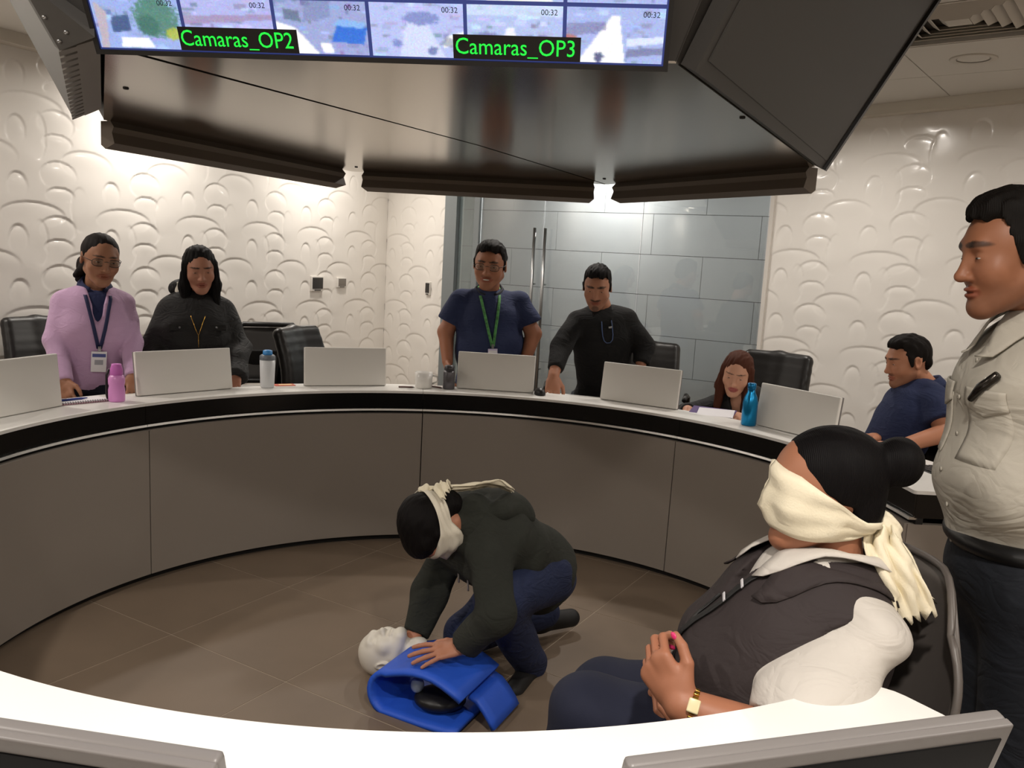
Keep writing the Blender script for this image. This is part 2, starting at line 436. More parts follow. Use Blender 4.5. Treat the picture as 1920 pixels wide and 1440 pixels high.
# corridor
CDEP = 1.15
cw = MB(); p, q = gp(-1.2, -CDEP), gp(4.2, -CDEP); n = -gn
cw.prism([p, q, q + n * .1, p + n * .1], -0.05, CEIL + .03)
corr = tag(cw.build('wall_corridor', M_SEAM), kind='structure')
TW, TH = 0.94, 0.355
mb = MB(); mb.box((TW/2, 0, TH/2), (TW/2 - .0025, .006, TH/2 - .0025)); me_ct = mb.mesh('wall_tile', M_CORR)
for j in range(8):
    for i in range(6):
        u = -1.1 + i * TW + (.47 if j % 2 else 0)
        if u > 3.9: continue
        c = gp(u, -CDEP + .006); link('wall_tile', me_ct, None, corr, (c[0], c[1], -.20 + j * TH), (0, 0, ga))
for s_, u in ((-1, -1.2), (1, 4.2)):
    a, b = gp(u, -.06), gp(u, -CDEP - .1); t = gt * (.1 * s_)
    mb = MB(); mb.prism([a, a + t, b + t, b], 0, CEIL + .03)
    tag(mb.build('wall_corridor_end', M_PLAIN), kind='structure')

# ------------------------------------------------------------------ lamps
def downlight(x, y, watts, label, z=CEIL):
    t = thing('downlight', label, 'ceiling light', (x, y, z), group='recessed round ceiling downlights')
    mb = MB(); mb.lathe([(.058, -.001), (.085, -.004), (.09, -.001), (.09, .004), (.058, .004)], n=28, cap=False); mb.build('rim', M_LAMPR, t)
    mb = MB(); mb.lathe([(.058, .001), (.05, .0025), (.001, .003)], n=24, cap=False); mb.build('lens', M_LENS, t)
    ld = bpy.data.lights.new('downlight_lamp', 'AREA'); ld.shape = 'DISK'; ld.size = .12; ld.energy = watts; ld.color = WARM
    ld.spread = math.radians(165)
    lo = bpy.data.objects.new('lamp', ld); COL.objects.link(lo); lo.parent = t; lo.location = (0, 0, -.012)
    return t
DL_LABELS = ['beside the left relief wall, above the woman in lilac', 'beside the left wall, left of the ring desk', 'beside the left wall, behind the camera', 'beside the left wall, behind the woman in black', 'in the corner by the card reader',
    'in front of the glass doors', 'in front of the right relief wall, near the glass', 'above the man seated in profile', 'at the far right, past the officer', 'above the left end of the near desk', 'above the near desk, over the camera', 'above the officer at the desk opening', 'behind the camera to the left', 'behind the camera to the right']
for (x, y, w), lb in zip(DOWNLIGHTS, DL_LABELS):
    downlight(x, y, w, 'round ceiling downlight ' + lb)
c = gp(1.60, -.80); downlight(c[0], c[1], 26, 'round recessed downlight in the corridor behind the glass doors')
c = gp(0.1, -.5); downlight(c[0], c[1], 5, 'dim round downlight in the corridor by the fixed glass')

# ------------------------------------------------------------------ the round control desk
DC = np.array([-0.2024, 2.6711]); RI = 1.55; ZT = 0.7746
A_END0, A_END1 = 1.5, 303.0
SEAMS = [1.5, 50.3, 99.0, 148.8, 198.0, 247.3, 303.0]
def dp(r, a, z=0.0):
    a = math.radians(a); return np.array([DC[0] + r * math.cos(a), DC[1] + r * math.sin(a), z])
desk = thing('control_desk', 'large ring-shaped control desk with white top, black fascia and grey panels', 'desk', (DC[0], DC[1], 0))
def dput(o):
    o.parent = desk; o.matrix_parent_inverse = Matrix.Translation((-DC[0], -DC[1], 0)); return o
def rounded_sector(r0, r1, a0, a1, z0, z1, c0=0, c1=0, n=40):
    """flat ring sector with rounded corners at either end"""
    def rc(r): return 0
    inner = []; outer = []
    P = []
    g = lambda r, a: (DC[0] + r * math.cos(math.radians(a)), DC[1] + r * math.sin(math.radians(a)))
    def fillet(rad, end, which):
        # quarter circle at corner (radius side which: 0 inner,1 outer; end 0/1)
        out = []
        for k in range(7):
            th = math.pi / 2 * k / 6
            out.append((1 - math.cos(th), 1 - math.sin(th)))
        return out
    pts = []
    d0 = math.degrees(c0 / r0) if c0 else 0; d1 = math.degrees(c1 / r0) if c1 else 0
    for i in range(n + 1): pts.append(g(r0, a0 + d0 + (a1 - d1 - a0 - d0) * i / n))
    if c1:
        for (x, y) in [(math.sin(t), 1 - math.cos(t)) for t in np.linspace(0, math.pi/2, 7)[1:]]: pts.append(g(r0 + c1 * y, a1 - d1 + d1 * x))
    else: pts.append(g(r0, a1))
    if c1:
        for (x, y) in [(math.cos(t), math.sin(t)) for t in np.linspace(0, math.pi/2, 7)]: pts.append(g(r1 - c1 + c1 * y, a1 - d1 + d1 * x))
    for i in range(n + 1): pts.append(g(r1, a1 - d1 + (a0 + d0 - a1 + d1) * i / n))
    if c0:
        for (x, y) in [(math.sin(t), 1 - math.cos(t)) for t in np.linspace(0, math.pi/2, 7)[1:]]: pts.append(g(r1 - c0 * y, a0 + d0 - d0 * x))
        for (x, y) in [(math.cos(t), math.sin(t)) for t in np.linspace(0, math.pi/2, 7)]: pts.append(g(r0 + c0 - c0 * y, a0 + d0 - d0 * x))
    cl = [pts[0]]
    for p in pts[1:]:
        if (p[0] - cl[-1][0]) ** 2 + (p[1] - cl[-1][1]) ** 2 > 1e-8: cl.append(p)
    mb = MB(); mb.prism(cl, z0, z1); return mb
RL = 1.755          # outer rim of the raised ledge
for i in range(len(SEAMS) - 1):
    a0, a1 = SEAMS[i] + .03, SEAMS[i+1] - .03
    dput(rounded_sector(RI, RL, a0, a1, ZT - .012, ZT, 0.012 if i == 0 else 0, 0.07 if i == len(SEAMS) - 2 else 0).build('ledge_top', M_TOP))
    dput(MB().arc(DC, [(RI + .004, ZT - .012), (RI + .004, .688), (RI + .03, .688), (RI + .03, ZT - .012)], a0, a1, 36).build('fascia', M_FASC))
    dput(MB().arc(DC, [(RI + .016, .688), (RI + .016, .655), (RI + .04, .655), (RI + .04, .688)], a0, a1, 36).build('black_strip', M_BLACK))  # matt black strip set back below the fascia
    dput(MB().arc(DC, [(RI - .007, .6845), (RI - .010, .6755), (RI + .02, .6755), (RI + .02, .6845)], a0, a1, 36).build('metal_strip', M_CHROME))
    dput(MB().arc(DC, [(RI - .020, .662), (RI - .028, .034), (RI + .0, .034), (RI + .005, .662)], a0 + .06, a1 - .06, 36).build('panel', M_PANEL))
    dput(MB().arc(DC, [(RI + .012, .034), (RI + .012, 0), (RI + .05, 0), (RI + .05, .034)], a0, a1, 36).build('plinth', M_BLACK))
    dput(rounded_sector(RL, 2.10, a0, a1, .70, .725).build('worktop', M_TOP))
    dput(MB().arc(DC, [(RL - .012, ZT - .012), (RL - .012, .70), (RL + .004, .70), (RL + .004, ZT - .012)], a0, a1, 30).build('upstand', M_TOP))
    dput(MB().arc(DC, [(1.78, .70), (1.78, .0), (1.80, .0), (1.80, .70)], a0, a1, 24).build('modesty_panel', M_PANEL))
for a in (A_END0 + .4, A_END1 - .5):            # closed ends of the desk body
    e = unit(dp(1, a)[:2] - DC); t = np.array([-e[1], e[0]])
    c = dp(1.69, a)
    dput(MB().box((c[0], c[1], .335), (.15, .012, .325), np.array([[e[0], t[0], 0], [e[1], t[1], 0], [0, 0, 1]])).build('end_panel', M_PANEL))
    dput(MB().box((c[0] - e[0] * .035, c[1] - e[1] * .035, .722), (.095, .011, .04), np.array([[e[0], t[0], 0], [e[1], t[1], 0], [0, 0, 1]])).build('end_fascia', M_FASC))

# ------------------------------------------------------------------ desk monitors
def monitor(ang, rbase, rtop, w, label, zb=ZT + .001, ztop=.967, on=False):
    back = M_MONF if on else M_MONB
    e = unit(dp(1, ang)[:2] - DC); t = np.array([-e[1], e[0]])
    root = dp(rbase, ang, zb)
    T = thing('desk_monitor', label, 'monitor', root, math.atan2(e[1], e[0]), 'low monitors along the ring desk')
    # local: x outward (towards the operator), y tangential, z up
    tl = math.atan2(rtop - rbase, ztop - zb); L = math.hypot(rtop - rbase, ztop - zb)
    R = roty(tl)
    f = lambda x, y, z: R @ np.array([x, y, z])
    MB().box(f(-.008, 0, L/2), (.009, w/2, L/2), R, .006).build('back_cover', back, T)
    MB().box(f(.004, 0, L/2), (.006, w/2, L/2), R, .003).build('bezel', M_MONF, T)
    s = MB().box(f(.0105, 0, L/2 - .006), (.001, w/2 - .012, L/2 - .012), R, .0008).build('screen', M_MONS, T)
    if on:
        MB().box(f(.0125, -.06, L/2 - .055), (.0005, w/2 - .1, .05), R).build('window_bar', mat('screen_window', (70, 90, 130), rough=.4, emit=(120, 150, 200), estr=.6), s)
    MB().box(f(.02, 0, .035), (.012, .07, .034), R, .006).build('lift_arm', M_MONB, T)
    return T
monitor(165.2, 1.722, 1.742, .44, 'silver monitor back at the left edge of the desk, beside the spiral notebook', ztop=.985)
monitor(138.8, 1.708, 1.738, .455, 'silver monitor back in front of the woman in the black jacket')
monitor(112.3, 1.705, 1.730, .415, 'silver monitor back in front of the two empty black chairs')
monitor(86.1, 1.695, 1.722, .405, 'silver monitor back in front of the man in the navy polo with glasses')
monitor(60.8, 1.725, 1.752, .41, 'silver monitor back in front of the man in the black sweater')
monitor(33.2, 1.722, 1.745, .415, 'silver monitor back beside the blue bottle')
monitor(-73.0, 1.86, 1.925, .47, 'near monitor with grey bezel and black screen at the lower right', zb=.726, on=True)
monitor(-98.6, 1.86, 1.925, .47, 'near monitor with grey bezel and black screen at the lower left', zb=.726, on=True)

# ------------------------------------------------------------------ hexagonal hanging display mount
HZ = 1.80
HV = [np.array(p) for p in ((-.775, 1.62), (.25, 1.51), (.925, 2.765), (.36, 3.735), (-.755, 3.79), (-1.265, 2.60))]
HCN = np.array([-.145, 2.70])
hub = thing('ceiling_display_mount', 'dark hexagonal screen mount hanging from the ceiling with a mirrored steel underside', 'screen mount', (HCN[0], HCN[1], HZ))
def hput(o, parent=None):
    o.parent = hub; o.matrix_parent_inverse = Matrix.Translation((-HCN[0], -HCN[1], -HZ)); return o
def shrink(P, q=.985): return [HCN + (np.array(p) - HCN) * q for p in P]
sdir = unit(HV[3] - HV[0]); sn = np.array([sdir[1], -sdir[0]]) * .005
A = [HV[0] - sn * 2.6, HCN - sn, HV[3] - sn, HV[4], HV[5]]
B = [HV[0] + sn, HV[1], HV[2], HV[3] + sn, HCN + sn]
for P in (A, B):
    hput(MB().prism([tuple(p) for p in P], HZ, HZ + .004).build('mirror_plate', M_STEEL))
hput(MB().prism([tuple(p) for p in shrink(HV, .995)], HZ + .006, HZ + .03).build('plate_backing', M_BLACK))
for (px, py) in ((236, 165), (1392, 220), (668, 313), (1133, 335)):
    P = onz(px, py, HZ); hput(MB().lathe([(.006, -.003), (.007, -.001), (.007, .001)], (P[0], P[1], HZ), 10).build('screw', M_BLACK))
TILT = math.radians(27)
def face_frame(i):
    a, b = HV[i], HV[(i + 1) % 6]; t = unit(b - a); n = np.array([t[1], -t[0]])
    up = np.array([n[0] * math.sin(TILT), n[1] * math.sin(TILT), math.cos(TILT)])
    nn = np.array([n[0] * math.cos(TILT), n[1] * math.cos(TILT), -math.sin(TILT)])
    return a, b, np.array([t[0], t[1], 0]), up, nn
HL = (CEIL - HZ) / math.cos(TILT) - .01
outs = [HV[i] + 0 for i in range(6)]
# leaning side panels (each between two neighbouring corners, corners leaning outwards)
def corner_top(i, z):
    a, b, t1, up1, n1 = face_frame(i - 1 if i else 5); _, _, t2, up2, n2 = face_frame(i)
    q = unit(unit(n1[:2]) + unit(n2[:2])); k = math.tan(TILT) / max(.3, q @ unit(n1[:2]))
    return np.array([*(HV[i] + q * k * (z - HZ)), z])
ZS = CEIL - .01
for i in range(6):
    j = (i + 1) % 6
    quad = [np.array([*HV[i], HZ]), np.array([*HV[j], HZ]), corner_top(j, ZS), corner_top(i, ZS)]
    a, b, t, up, nn = face_frame(i)
    quad = [p - nn * .002 for p in quad]
    hput(MB().slab([p - nn * .0 for p in quad], .02).build('side_panel', M_HUB))
# bronze rims hanging below the three far edges, with mitred ends
for (i, s0, s1, nm) in ((4, .012, .94, 0), (3, .045, .955, 0), (2, .012, .935, 0)):
    a, b = HV[i], HV[(i + 1) % 6]
    if i == 4: a, b = HV[5], HV[4]
    if i == 3: a, b = HV[4], HV[3]
    if i == 2: a, b = HV[2], HV[3]
    t = unit(b - a); n = np.array([t[1], -t[0]]);
    if n @ (a - HCN) < 0: n = -n
    L = np.linalg.norm(b - a); p0 = a + t * L * s0; p1 = a + t * L * s1
    mb = MB()
    prof = [(-.01, 0.0), (-.024, -.018), (-.016, -.034), (-.026, -.066), (.012, -.082), (.030, -.070), (.030, .0)]
    vs = []
    for P, sg in ((p0, 1), (p1, -1)):
        for (x, z) in prof:
            sh = max(0, (x + .022)) * .55 * (0 if (sg == 1 and s0 < .02) else 1)
            q = P + t * sh * sg + n * x; vs.append((q[0], q[1], HZ + z))
    m = len(prof)
    mb.add(vs, [tuple(range(m)), tuple(range(m, 2*m))[::-1]] + [(k, (k+1) % m, m+(k+1) % m, m+k) for k in range(m)], False)
    hput(mb.build('rim', M_HUBT))

# ------------------------------------------------------------------ displays on the mount
def screen_colors(col, row, n=(64, 42)):
    """flat picture of a street camera, as colours on a fine grid"""
    nx, ny = n; r = np.random.default_rng(100 + col * 13 + row * 7)
    U, V = np.meshgrid((np.arange(nx) + .5) / nx, (np.arange(ny) + .5) / ny)
    base = np.array([[.62, .70, .92], [.70, .72, .93], [.62, .66, .85], [.72, .76, .95], [.70, .76, .93], [.66, .72, .92]][col % 6])
    img = np.ones((ny, nx, 3)) * base
    for _ in range(60):
        cu, cv, su, sv = r.random(), r.random(), .012 + .07 * r.random(), .01 + .04 * r.random()
        c = base * (.55 + .75 * r.random()) + r.normal(0, .05, 3)
        m = (np.abs(U - cu) < su) & (np.abs(V - cv) < sv); img[m] = img[m] * .45 + c * .55
    def poly(P, c, al=1.0):
        P = np.array(P); inside = np.zeros(U.shape, bool); j = len(P) - 1
        for i in range(len(P)):
            x1, y1 = P[i]; x2, y2 = P[j]
            inside ^= ((y1 > V) != (y2 > V)) & (U < (x2 - x1) * (V - y1) / (y2 - y1 + 1e-9) + x1); j = i
        img[inside] = img[inside] * (1 - al) + np.array(c) * al
    def blob(u, v, a, b, c, al=.9):
        m = ((U - u) / a) ** 2 + ((V - v) / b) ** 2 + r.normal(0, .25, U.shape) < 1; img[m] = img[m] * (1 - al) + np.array(c) * al
    k = col % 6 if row == 0 else -1
    if k == 0:
        blob(.72, .62, .26, .38, (.33, .52, .45)); blob(.62, .45, .12, .2, (.28, .45, .42)); blob(.9, .3, .1, .12, (.7, .75, .3))
        poly([(.02, .0), (.1, .0), (.16, .7), (.04, .9)], (.75, .7, .75)); poly([(.18, .3), (.4, .35), (.4, .65), (.2, .6)], (.3, .38, .55)); poly([(.25, .02), (.65, .02), (.58, .22), (.27, .22)], (1, 1, 1))
    elif k == 1:
        poly([(0, .5), (1, .62), (1, .72), (0, .66)], (.62, .5, .62), .6); poly([(0, .1), (1, .05), (1, .45), (0, .4)], (.86, .9, 1.0), .8)
    elif k == 2:
        poly([(.05, 0), (.45, 0), (.2, .5), (0, .6), (0, .1)], (1, 1, 1)); poly([(.6, .25), (.95, .2), (1, .52), (.68, .6)], (.22, .45, .85)); poly([(.62, .55), (.95, .50), (1, .6), (.7, .68)], (.55, .72, .95))
        poly([(.5, .02), (.62, .02), (.58, .22), (.46, .2)], (1, 1, 1)); poly([(.3, .6), (.6, .7), (.62, 1), (.34, 1)], (.5, .55, .72), .7); poly([(.1, .65), (.28, .6), (.26, .8), (.1, .85)], (.35, .42, .5), .7)
    elif k == 3:
        poly([(.3, .0), (.8, .0), (.6, .7), (.4, .7)], (.84, .87, .98), .9); poly([(.78, .18), (1, .3), (1, .5), (.82, .4)], (1, 1, 1)); poly([(.74, .25), (.82, .4), (1, .28), (.95, .15)], (.5, .52, .6), .6); blob(.66, .12, .06, .08, (.45, .5, .7)); blob(.28, .25, .05, .07, (.5, .55, .8)); blob(.55, .72, .2, .12, (.5, .55, .78))
    elif k == 4:
        poly([(.32, .0), (.55, .0), (.5, .6), (.42, .6)], (1, 1, 1), .8); blob(.2, .4, .15, .1, (.5, .52, .72)); blob(.75, .35, .18, .12, (.52, .56, .75)); poly([(0, .8), (1, .8), (1, 1), (0, 1)], (.85, .92, 1), .6)
    elif k == 5:
        poly([(.12, 0), (.62, 0), (.54, .85), (.46, .85)], (1, 1, 1)); poly([(.62, .3), (1, .38), (1, .5), (.62, .45)], (.86, .9, 1)); poly([(.62, .1), (1, .18), (1, .3), (.64, .26)], (.5, .52, .68)); blob(.34, .1, .05, .09, (.3, .33, .5)); poly([(0, .45), (.4, .6), (.4, .75), (0, .7)], (.5, .5, .66), .7); blob(.02, .45, .08, .06, (.75, .45, .45))
    elif row == 1 and col in (3, 4):
        blob(.5, .2, .3, .1, (.3, .45, .5)); poly([(.2, 0), (.9, 0), (.8, .3), (.4, .3)], (1, 1, .95), .8)
    if row < 2:
        for _ in range(1):
            p = np.pad(img, ((1, 1), (1, 1), (0, 0)), 'edge'); img = (p[1:-1, 1:-1] * 2 + p[:-2, 1:-1] + p[2:, 1:-1] + p[1:-1, :-2] + p[1:-1, 2:]) / 6
        img = img + r.normal(0, .02, img.shape)
    return np.clip(img, 0, 1)
def emis_attr(name, strength):
    m = bpy.data.materials.new(name); m.use_nodes = True; nt = m.node_tree; b = nt.nodes['Principled BSDF']
    a = nt.nodes.new('ShaderNodeAttribute'); a.attribute_name = 'col'
    b.inputs['Base Color'].default_value = (.01, .01, .012, 1); b.inputs['Roughness'].default_value = .3
    nt.links.new(a.outputs['Color'], b.inputs['Emission Color']); b.inputs['Emission Strength'].default_value = strength
    return m
M_TILEV = emis_attr('camera_view_lit', 1.05)
M_GREEN = mat('green_letters_lit', (10, 60, 20), emit=(30, 255, 70), estr=1.0)
M_STAMP = mat('stamp_dark', (25, 30, 60), rough=.5)
M_LABELB = mat('label_black', (12, 10, 10), rough=.4)
M_LINE = mat('screen_gap_blue', (30, 36, 70), rough=.4, emit=(62, 76, 150), estr=.55)
a, b, tv, upv, nv = face_frame(0)
disp = thing('wall_display', 'large lit camera screen on the near face of the ceiling mount', 'display', (*((a + b) / 2), HZ))
def sput(o):
    o.parent = disp; o.matrix_parent_inverse = Matrix.Translation(-Vector(disp.location)); return o
SW = float(np.linalg.norm(b - a)) - .022; SH = .60
org = np.array([*a, HZ]) + tv * .006
def sp(u, v, d=0.0): return org + tv * u + upv * v + nv * d       # metres on the screen face
BZ = .008
def sbox(name, u0, u1, v0, v1, d0, d1, m):
    P = [sp(u0, v0, d1), sp(u1, v0, d1), sp(u1, v1, d1), sp(u0, v1, d1)]
    return sput(MB().slab(P, d1 - d0).build(name, m))
sbox('housing', 0, SW, 0, SH, .004, .05, M_PLASTIC)
for (u0, u1, v0, v1) in ((0, SW, 0, BZ), (0, SW, SH - BZ, SH), (0, BZ, BZ, SH - BZ), (SW - BZ, SW, BZ, SH - BZ)):
    sbox('bezel', u0, u1, v0, v1, .05, .056, M_PLASTIC)
sbox('screen', BZ, SW - BZ, BZ, SH - BZ, .049, .0515, M_LINE)
NC, NR = 6, 5; tw = (SW - 2 * BZ) / NC; th = .092
RtoS = np.stack([tv, upv, nv], 1)
def text_obj(s, u, v, size, d, m, name, sx=1.0):
    cu = bpy.data.curves.new(name, 'FONT'); cu.body = s; cu.size = size; cu.extrude = .0002; cu.resolution_u = 3
    o = bpy.data.objects.new(name, cu); COL.objects.link(o); bpy.context.view_layer.update()
    me = bpy.data.meshes.new_from_object(o); bpy.data.objects.remove(o)
    P = sp(u, v, d)
    me.transform(Matrix.Diagonal((sx, 1, 1, 1)))
    M4 = Matrix([[*RtoS[0], P[0]], [*RtoS[1], P[1]], [*RtoS[2], P[2]], [0, 0, 0, 1]]); me.transform(M4)
    me.materials.clear(); me.materials.append(m)
    return sput(link(name, me))
for r in range(NR):
    for c in range(NC):
        g = .0032; u0 = BZ + c * tw + g; u1 = BZ + (c + 1) * tw - g; v0 = BZ + r * th + g; v1 = min(SH - BZ, BZ + (r + 1) * th) - g
        if r > 1: nx, ny = 12, 8
        else: nx, ny = 64, 42
        img = screen_colors(c, r, (nx, ny))
        vs = [sp(u0 + (u1 - u0) * i / nx, v0 + (v1 - v0) * j / ny, .0525) for j in range(ny + 1) for i in range(nx + 1)]
        fs = [(j*(nx+1)+i, j*(nx+1)+i+1, (j+1)*(nx+1)+i+1, (j+1)*(nx+1)+i) for j in range(ny) for i in range(nx)]
        me = bpy.data.meshes.new('camera_view'); me.from_pydata([tuple(p) for p in vs], [], fs)
        ca = me.color_attributes.new('col', 'FLOAT_COLOR', 'CORNER')
        lc = np.ones((len(fs), 4, 4)); lc[:, :, :3] = (img.reshape(-1, 3) ** 2.2)[:, None, :]
        ca.data.foreach_set('color', lc.reshape(-1)); me.materials.append(M_TILEV)
        sput(link('camera_view', me))
        if r < 2: text_obj('00:32', u1 - .036, v1 - .0135, .0125, .0545, M_STAMP, 'time_stamp')
for s, c0 in (('Camaras_OP2', .93), ('Camaras_OP3', 3.87)):
    u0 = BZ + c0 * tw; w = .215
    sbox('caption_background', u0, u0 + w, .011, .050, .0535, .0545, M_LABELB)
    text_obj(s, u0 + .003, .0195, .0375, .056, M_GREEN, 'caption_letters', .93)
# dark display seen at a grazing angle on the right-hand near face
a, b, t, up, nn = face_frame(1)
d2_ = thing('wall_display', 'dark display panel filling the right-hand face of the ceiling mount', 'display', (*((a + b) / 2), HZ))
L = float(np.linalg.norm(b - a))
def qput(o, T): o.parent = T; o.matrix_parent_inverse = Matrix.Translation(-Vector(T.location)); return o
F_ = lambda u, v, d: np.array([*a, HZ]) + t * u + up * v + nn * d
def leanbox(T, name, u0, u1, v0, v1, d0, d1, m, lean0=0.0, lean1=0.0):
    P = [F_(u0, v0, d1), F_(u1, v0, d1), F_(u1 + lean1 * (v1 - v0), v1, d1), F_(u0 + lean0 * (v1 - v0), v1, d1)]
    return qput(MB().slab(P, d1 - d0).build(name, m), T)
leanbox(d2_, 'housing', .02, L - .004, .004, .62, .0, .03, M_HUB, -.10, .16)
leanbox(d2_, 'screen', .05, L - .05, .03, .58, .03, .032, mat('dark_screen', (42, 39, 36), rough=.55), -.06, .10)
leanbox(d2_, 'edge_strip', L - .032, L - .004, .004, .60, .03, .04, M_PLASTIC, .16, .16)
# left-hand near face: display seen edge on, its slotted grey underside and dark bolted bracket
a, b, t, up, nn = face_frame(5)
d3_ = thing('wall_display', 'display seen edge-on at the left of the ceiling mount with slotted grey underside', 'display', (*((a + b) / 2), HZ))
Q = [onz(x, y, HZ) for x, y in ((188, 72), (190, 204), (136, 226), (110, 96))]
def extr(T, name, quad, vec, m):
    q = [np.array(p, float) for p in quad]; v = np.array(vec, float); n = len(q)
    mb = MB(); mb.add(q + [p + v for p in q], [tuple(range(n)), tuple(range(n, 2*n))[::-1]] + [(i, n+i, n+(i+1) % n, (i+1) % n) for i in range(n)], False)
    return qput(mb.build(name, m), T)
leanv = np.array([-.895 * math.tan(TILT), -.447 * math.tan(TILT), 1.0])
M_UNDER = mat('display_underside_grey', (96, 91, 84), rough=.55)
und = extr(d3_, 'housing', [p + np.array([0, 0, .012]) for p in Q], leanv * .55, M_PLASTIC)
mid = [Q[0] * .45 + Q[3] * .55, Q[1] * .45 + Q[2] * .55]
extr(d3_, 'underside_panel', [Q[0], Q[1], mid[1], mid[0]], (0, 0, .012), M_UNDER)
NS = 16
for k in range(NS):
    f0, f1 = (k + .12) / NS, (k + .80) / NS
    e0, e1 = mid[0] + (mid[1] - mid[0]) * f0, mid[0] + (mid[1] - mid[0]) * f1
    g0, g1 = Q[3] + (Q[2] - Q[3]) * f0, Q[3] + (Q[2] - Q[3]) * f1
    extr(d3_, 'vent_slat', [e0, e1, g1, g0], (0, 0, .010), M_UNDER)
Q2 = [onz(178, 70, HZ - .004), onz(112, 95, HZ - .004), onz(28, -50, HZ + .125), onz(168, -50, HZ + .125)]
br = extr(d3_, 'bracket', Q2, (-.02, .02, .012), M_HUB)
_bn = unit(np.cross(Q2[1] - Q2[0], Q2[2] - Q2[0]))
for (px, py) in ((85, 32), (113, 77), (126, 60)):
    _d = ray(px, py); P = CPOS + _d * (((Q2[0] - CPOS) @ _bn) / (_d @ _bn)); o = MB().lathe([(.004, -.004), (.006, -.002), (.006, .002)], (P[0], P[1], P[2]), 10).build('bolt', M_STEELH); qput(o, d3_)

# ------------------------------------------------------------------ ceiling fittings
vt = thing('air_vent', 'square white ceiling air diffuser with nested louvres', 'air vent', (*(CT + (cu_ - cv_) * PW / 2), CEIL), ca_)
mb = MB()
for k in range(6):
    h = PW / 2 - .004 - k * .045; z = .0 + .012 * (k % 2) 
    w_k = .012 if k == 0 else .034
    m4 = MB()
    for sx, sy in ((0, 1), (0, -1), (1, 0), (-1, 0)):
        # sloping louvre blade along each side, mitred at the corners
        ho, hi = h, h - w_k
        zo, zi = (.001, .001) if k == 0 else (.030, .004)
        if sx == 0: P = [(-ho, sy*ho, zo), (ho, sy*ho, zo), (hi, sy*hi, zi), (-hi, sy*hi, zi)]
        else: P = [(sx*ho, -ho, zo), (sx*ho, ho, zo), (sx*hi, hi, zi), (sx*hi, -hi, zi)]
        m4.slab(P, .003)
    m4.build('frame' if k == 0 else 'louvre', M_VENT, vt)
MB().box((0, 0, .05), (PW/2 - .01, PW/2 - .01, .004)).build('duct_shade', M_SEAM, vt)
MB().box((0, 0, .006), (.045, .045, .003)).build('centre_plate', M_VENT, vt)
spk = onz(1825, 110, CEIL)
st_ = thing('ceiling_speaker', 'round white ceiling speaker grille beside the air diffuser', 'speaker', (spk[0], spk[1], CEIL))
MB().lathe([(.075, -.003), (.098, -.006), (.104, -.002), (.104, .003), (.075, .003)], n=32, cap=False).build('rim', M_VENT, st_)
MB().lathe([(.075, -.001), (.05, .003), (.001, .004)], n=28, cap=False).build('grille', mat('speaker_grille', (150, 144, 134), rough=.7, bump=.3, scale=900), st_)

# ------------------------------------------------------------------ wall devices
def on_left(px, py, off=0.0):
    d = ray(px, py); n = np.array([WLD[1], -WLD[0]]); s = ((WL0 + n * off - CPOS[:2]) @ n) / (d[:2] @ n); return CPOS + d * s
def on_line(px, py, p, q, off):
    t = unit(np.array(q) - np.array(p)); n = np.array([t[1], -t[0]]); d = ray(px, py); s = ((np.array(p) + n * off - CPOS[:2]) @ n) / (d[:2] @ n); return CPOS + d * s, math.atan2(t[1], t[0])
def device(name, label, cat, P, a, w, h, plate, face, btn=True):
    T = thing(name, label, cat, P, a)
    MB().box((0, 0, 0), (w/2, .010, h/2), None, .004).build('backplate', plate, T)
    MB().box((0, -.011, h*.04), (w/2 * .86, .002, h/2 * .74), None, .0015).build('face', face, T)
    if btn: MB().box((0, -.0115, -h*.42), (w/2*.5, .0015, h*.03)).build('button', M_PLASTIC, T)
    return T
M_PLATEW = mat('plate_white', (215, 211, 205), rough=.4); M_SCR = mat('device_dark', (40, 38, 37), rough=.3); M_SCR2 = mat('device_grey', (120, 114, 106), rough=.4)
P, a = on_line(594, 532, wl(-1.84), LC, .008); device('wall_panel', 'dark square touch panel on a white plate, left relief wall', 'touch panel', P, a, .15, .125, M_PLATEW, M_SCR)
P, a = on_line(640, 530, wl(-1.84), LC, .008); device('thermostat', 'small grey thermostat beside the dark touch panel', 'thermostat', P, a, .115, .085, M_PLATEW, M_SCR2)
P, a = on_line(803, 541, LC, GB, .008); device('card_reader', 'narrow black card reader on the wall beside the glass doors', 'card reader', P, a, .065, .115, M_PLATEW, M_SCR)

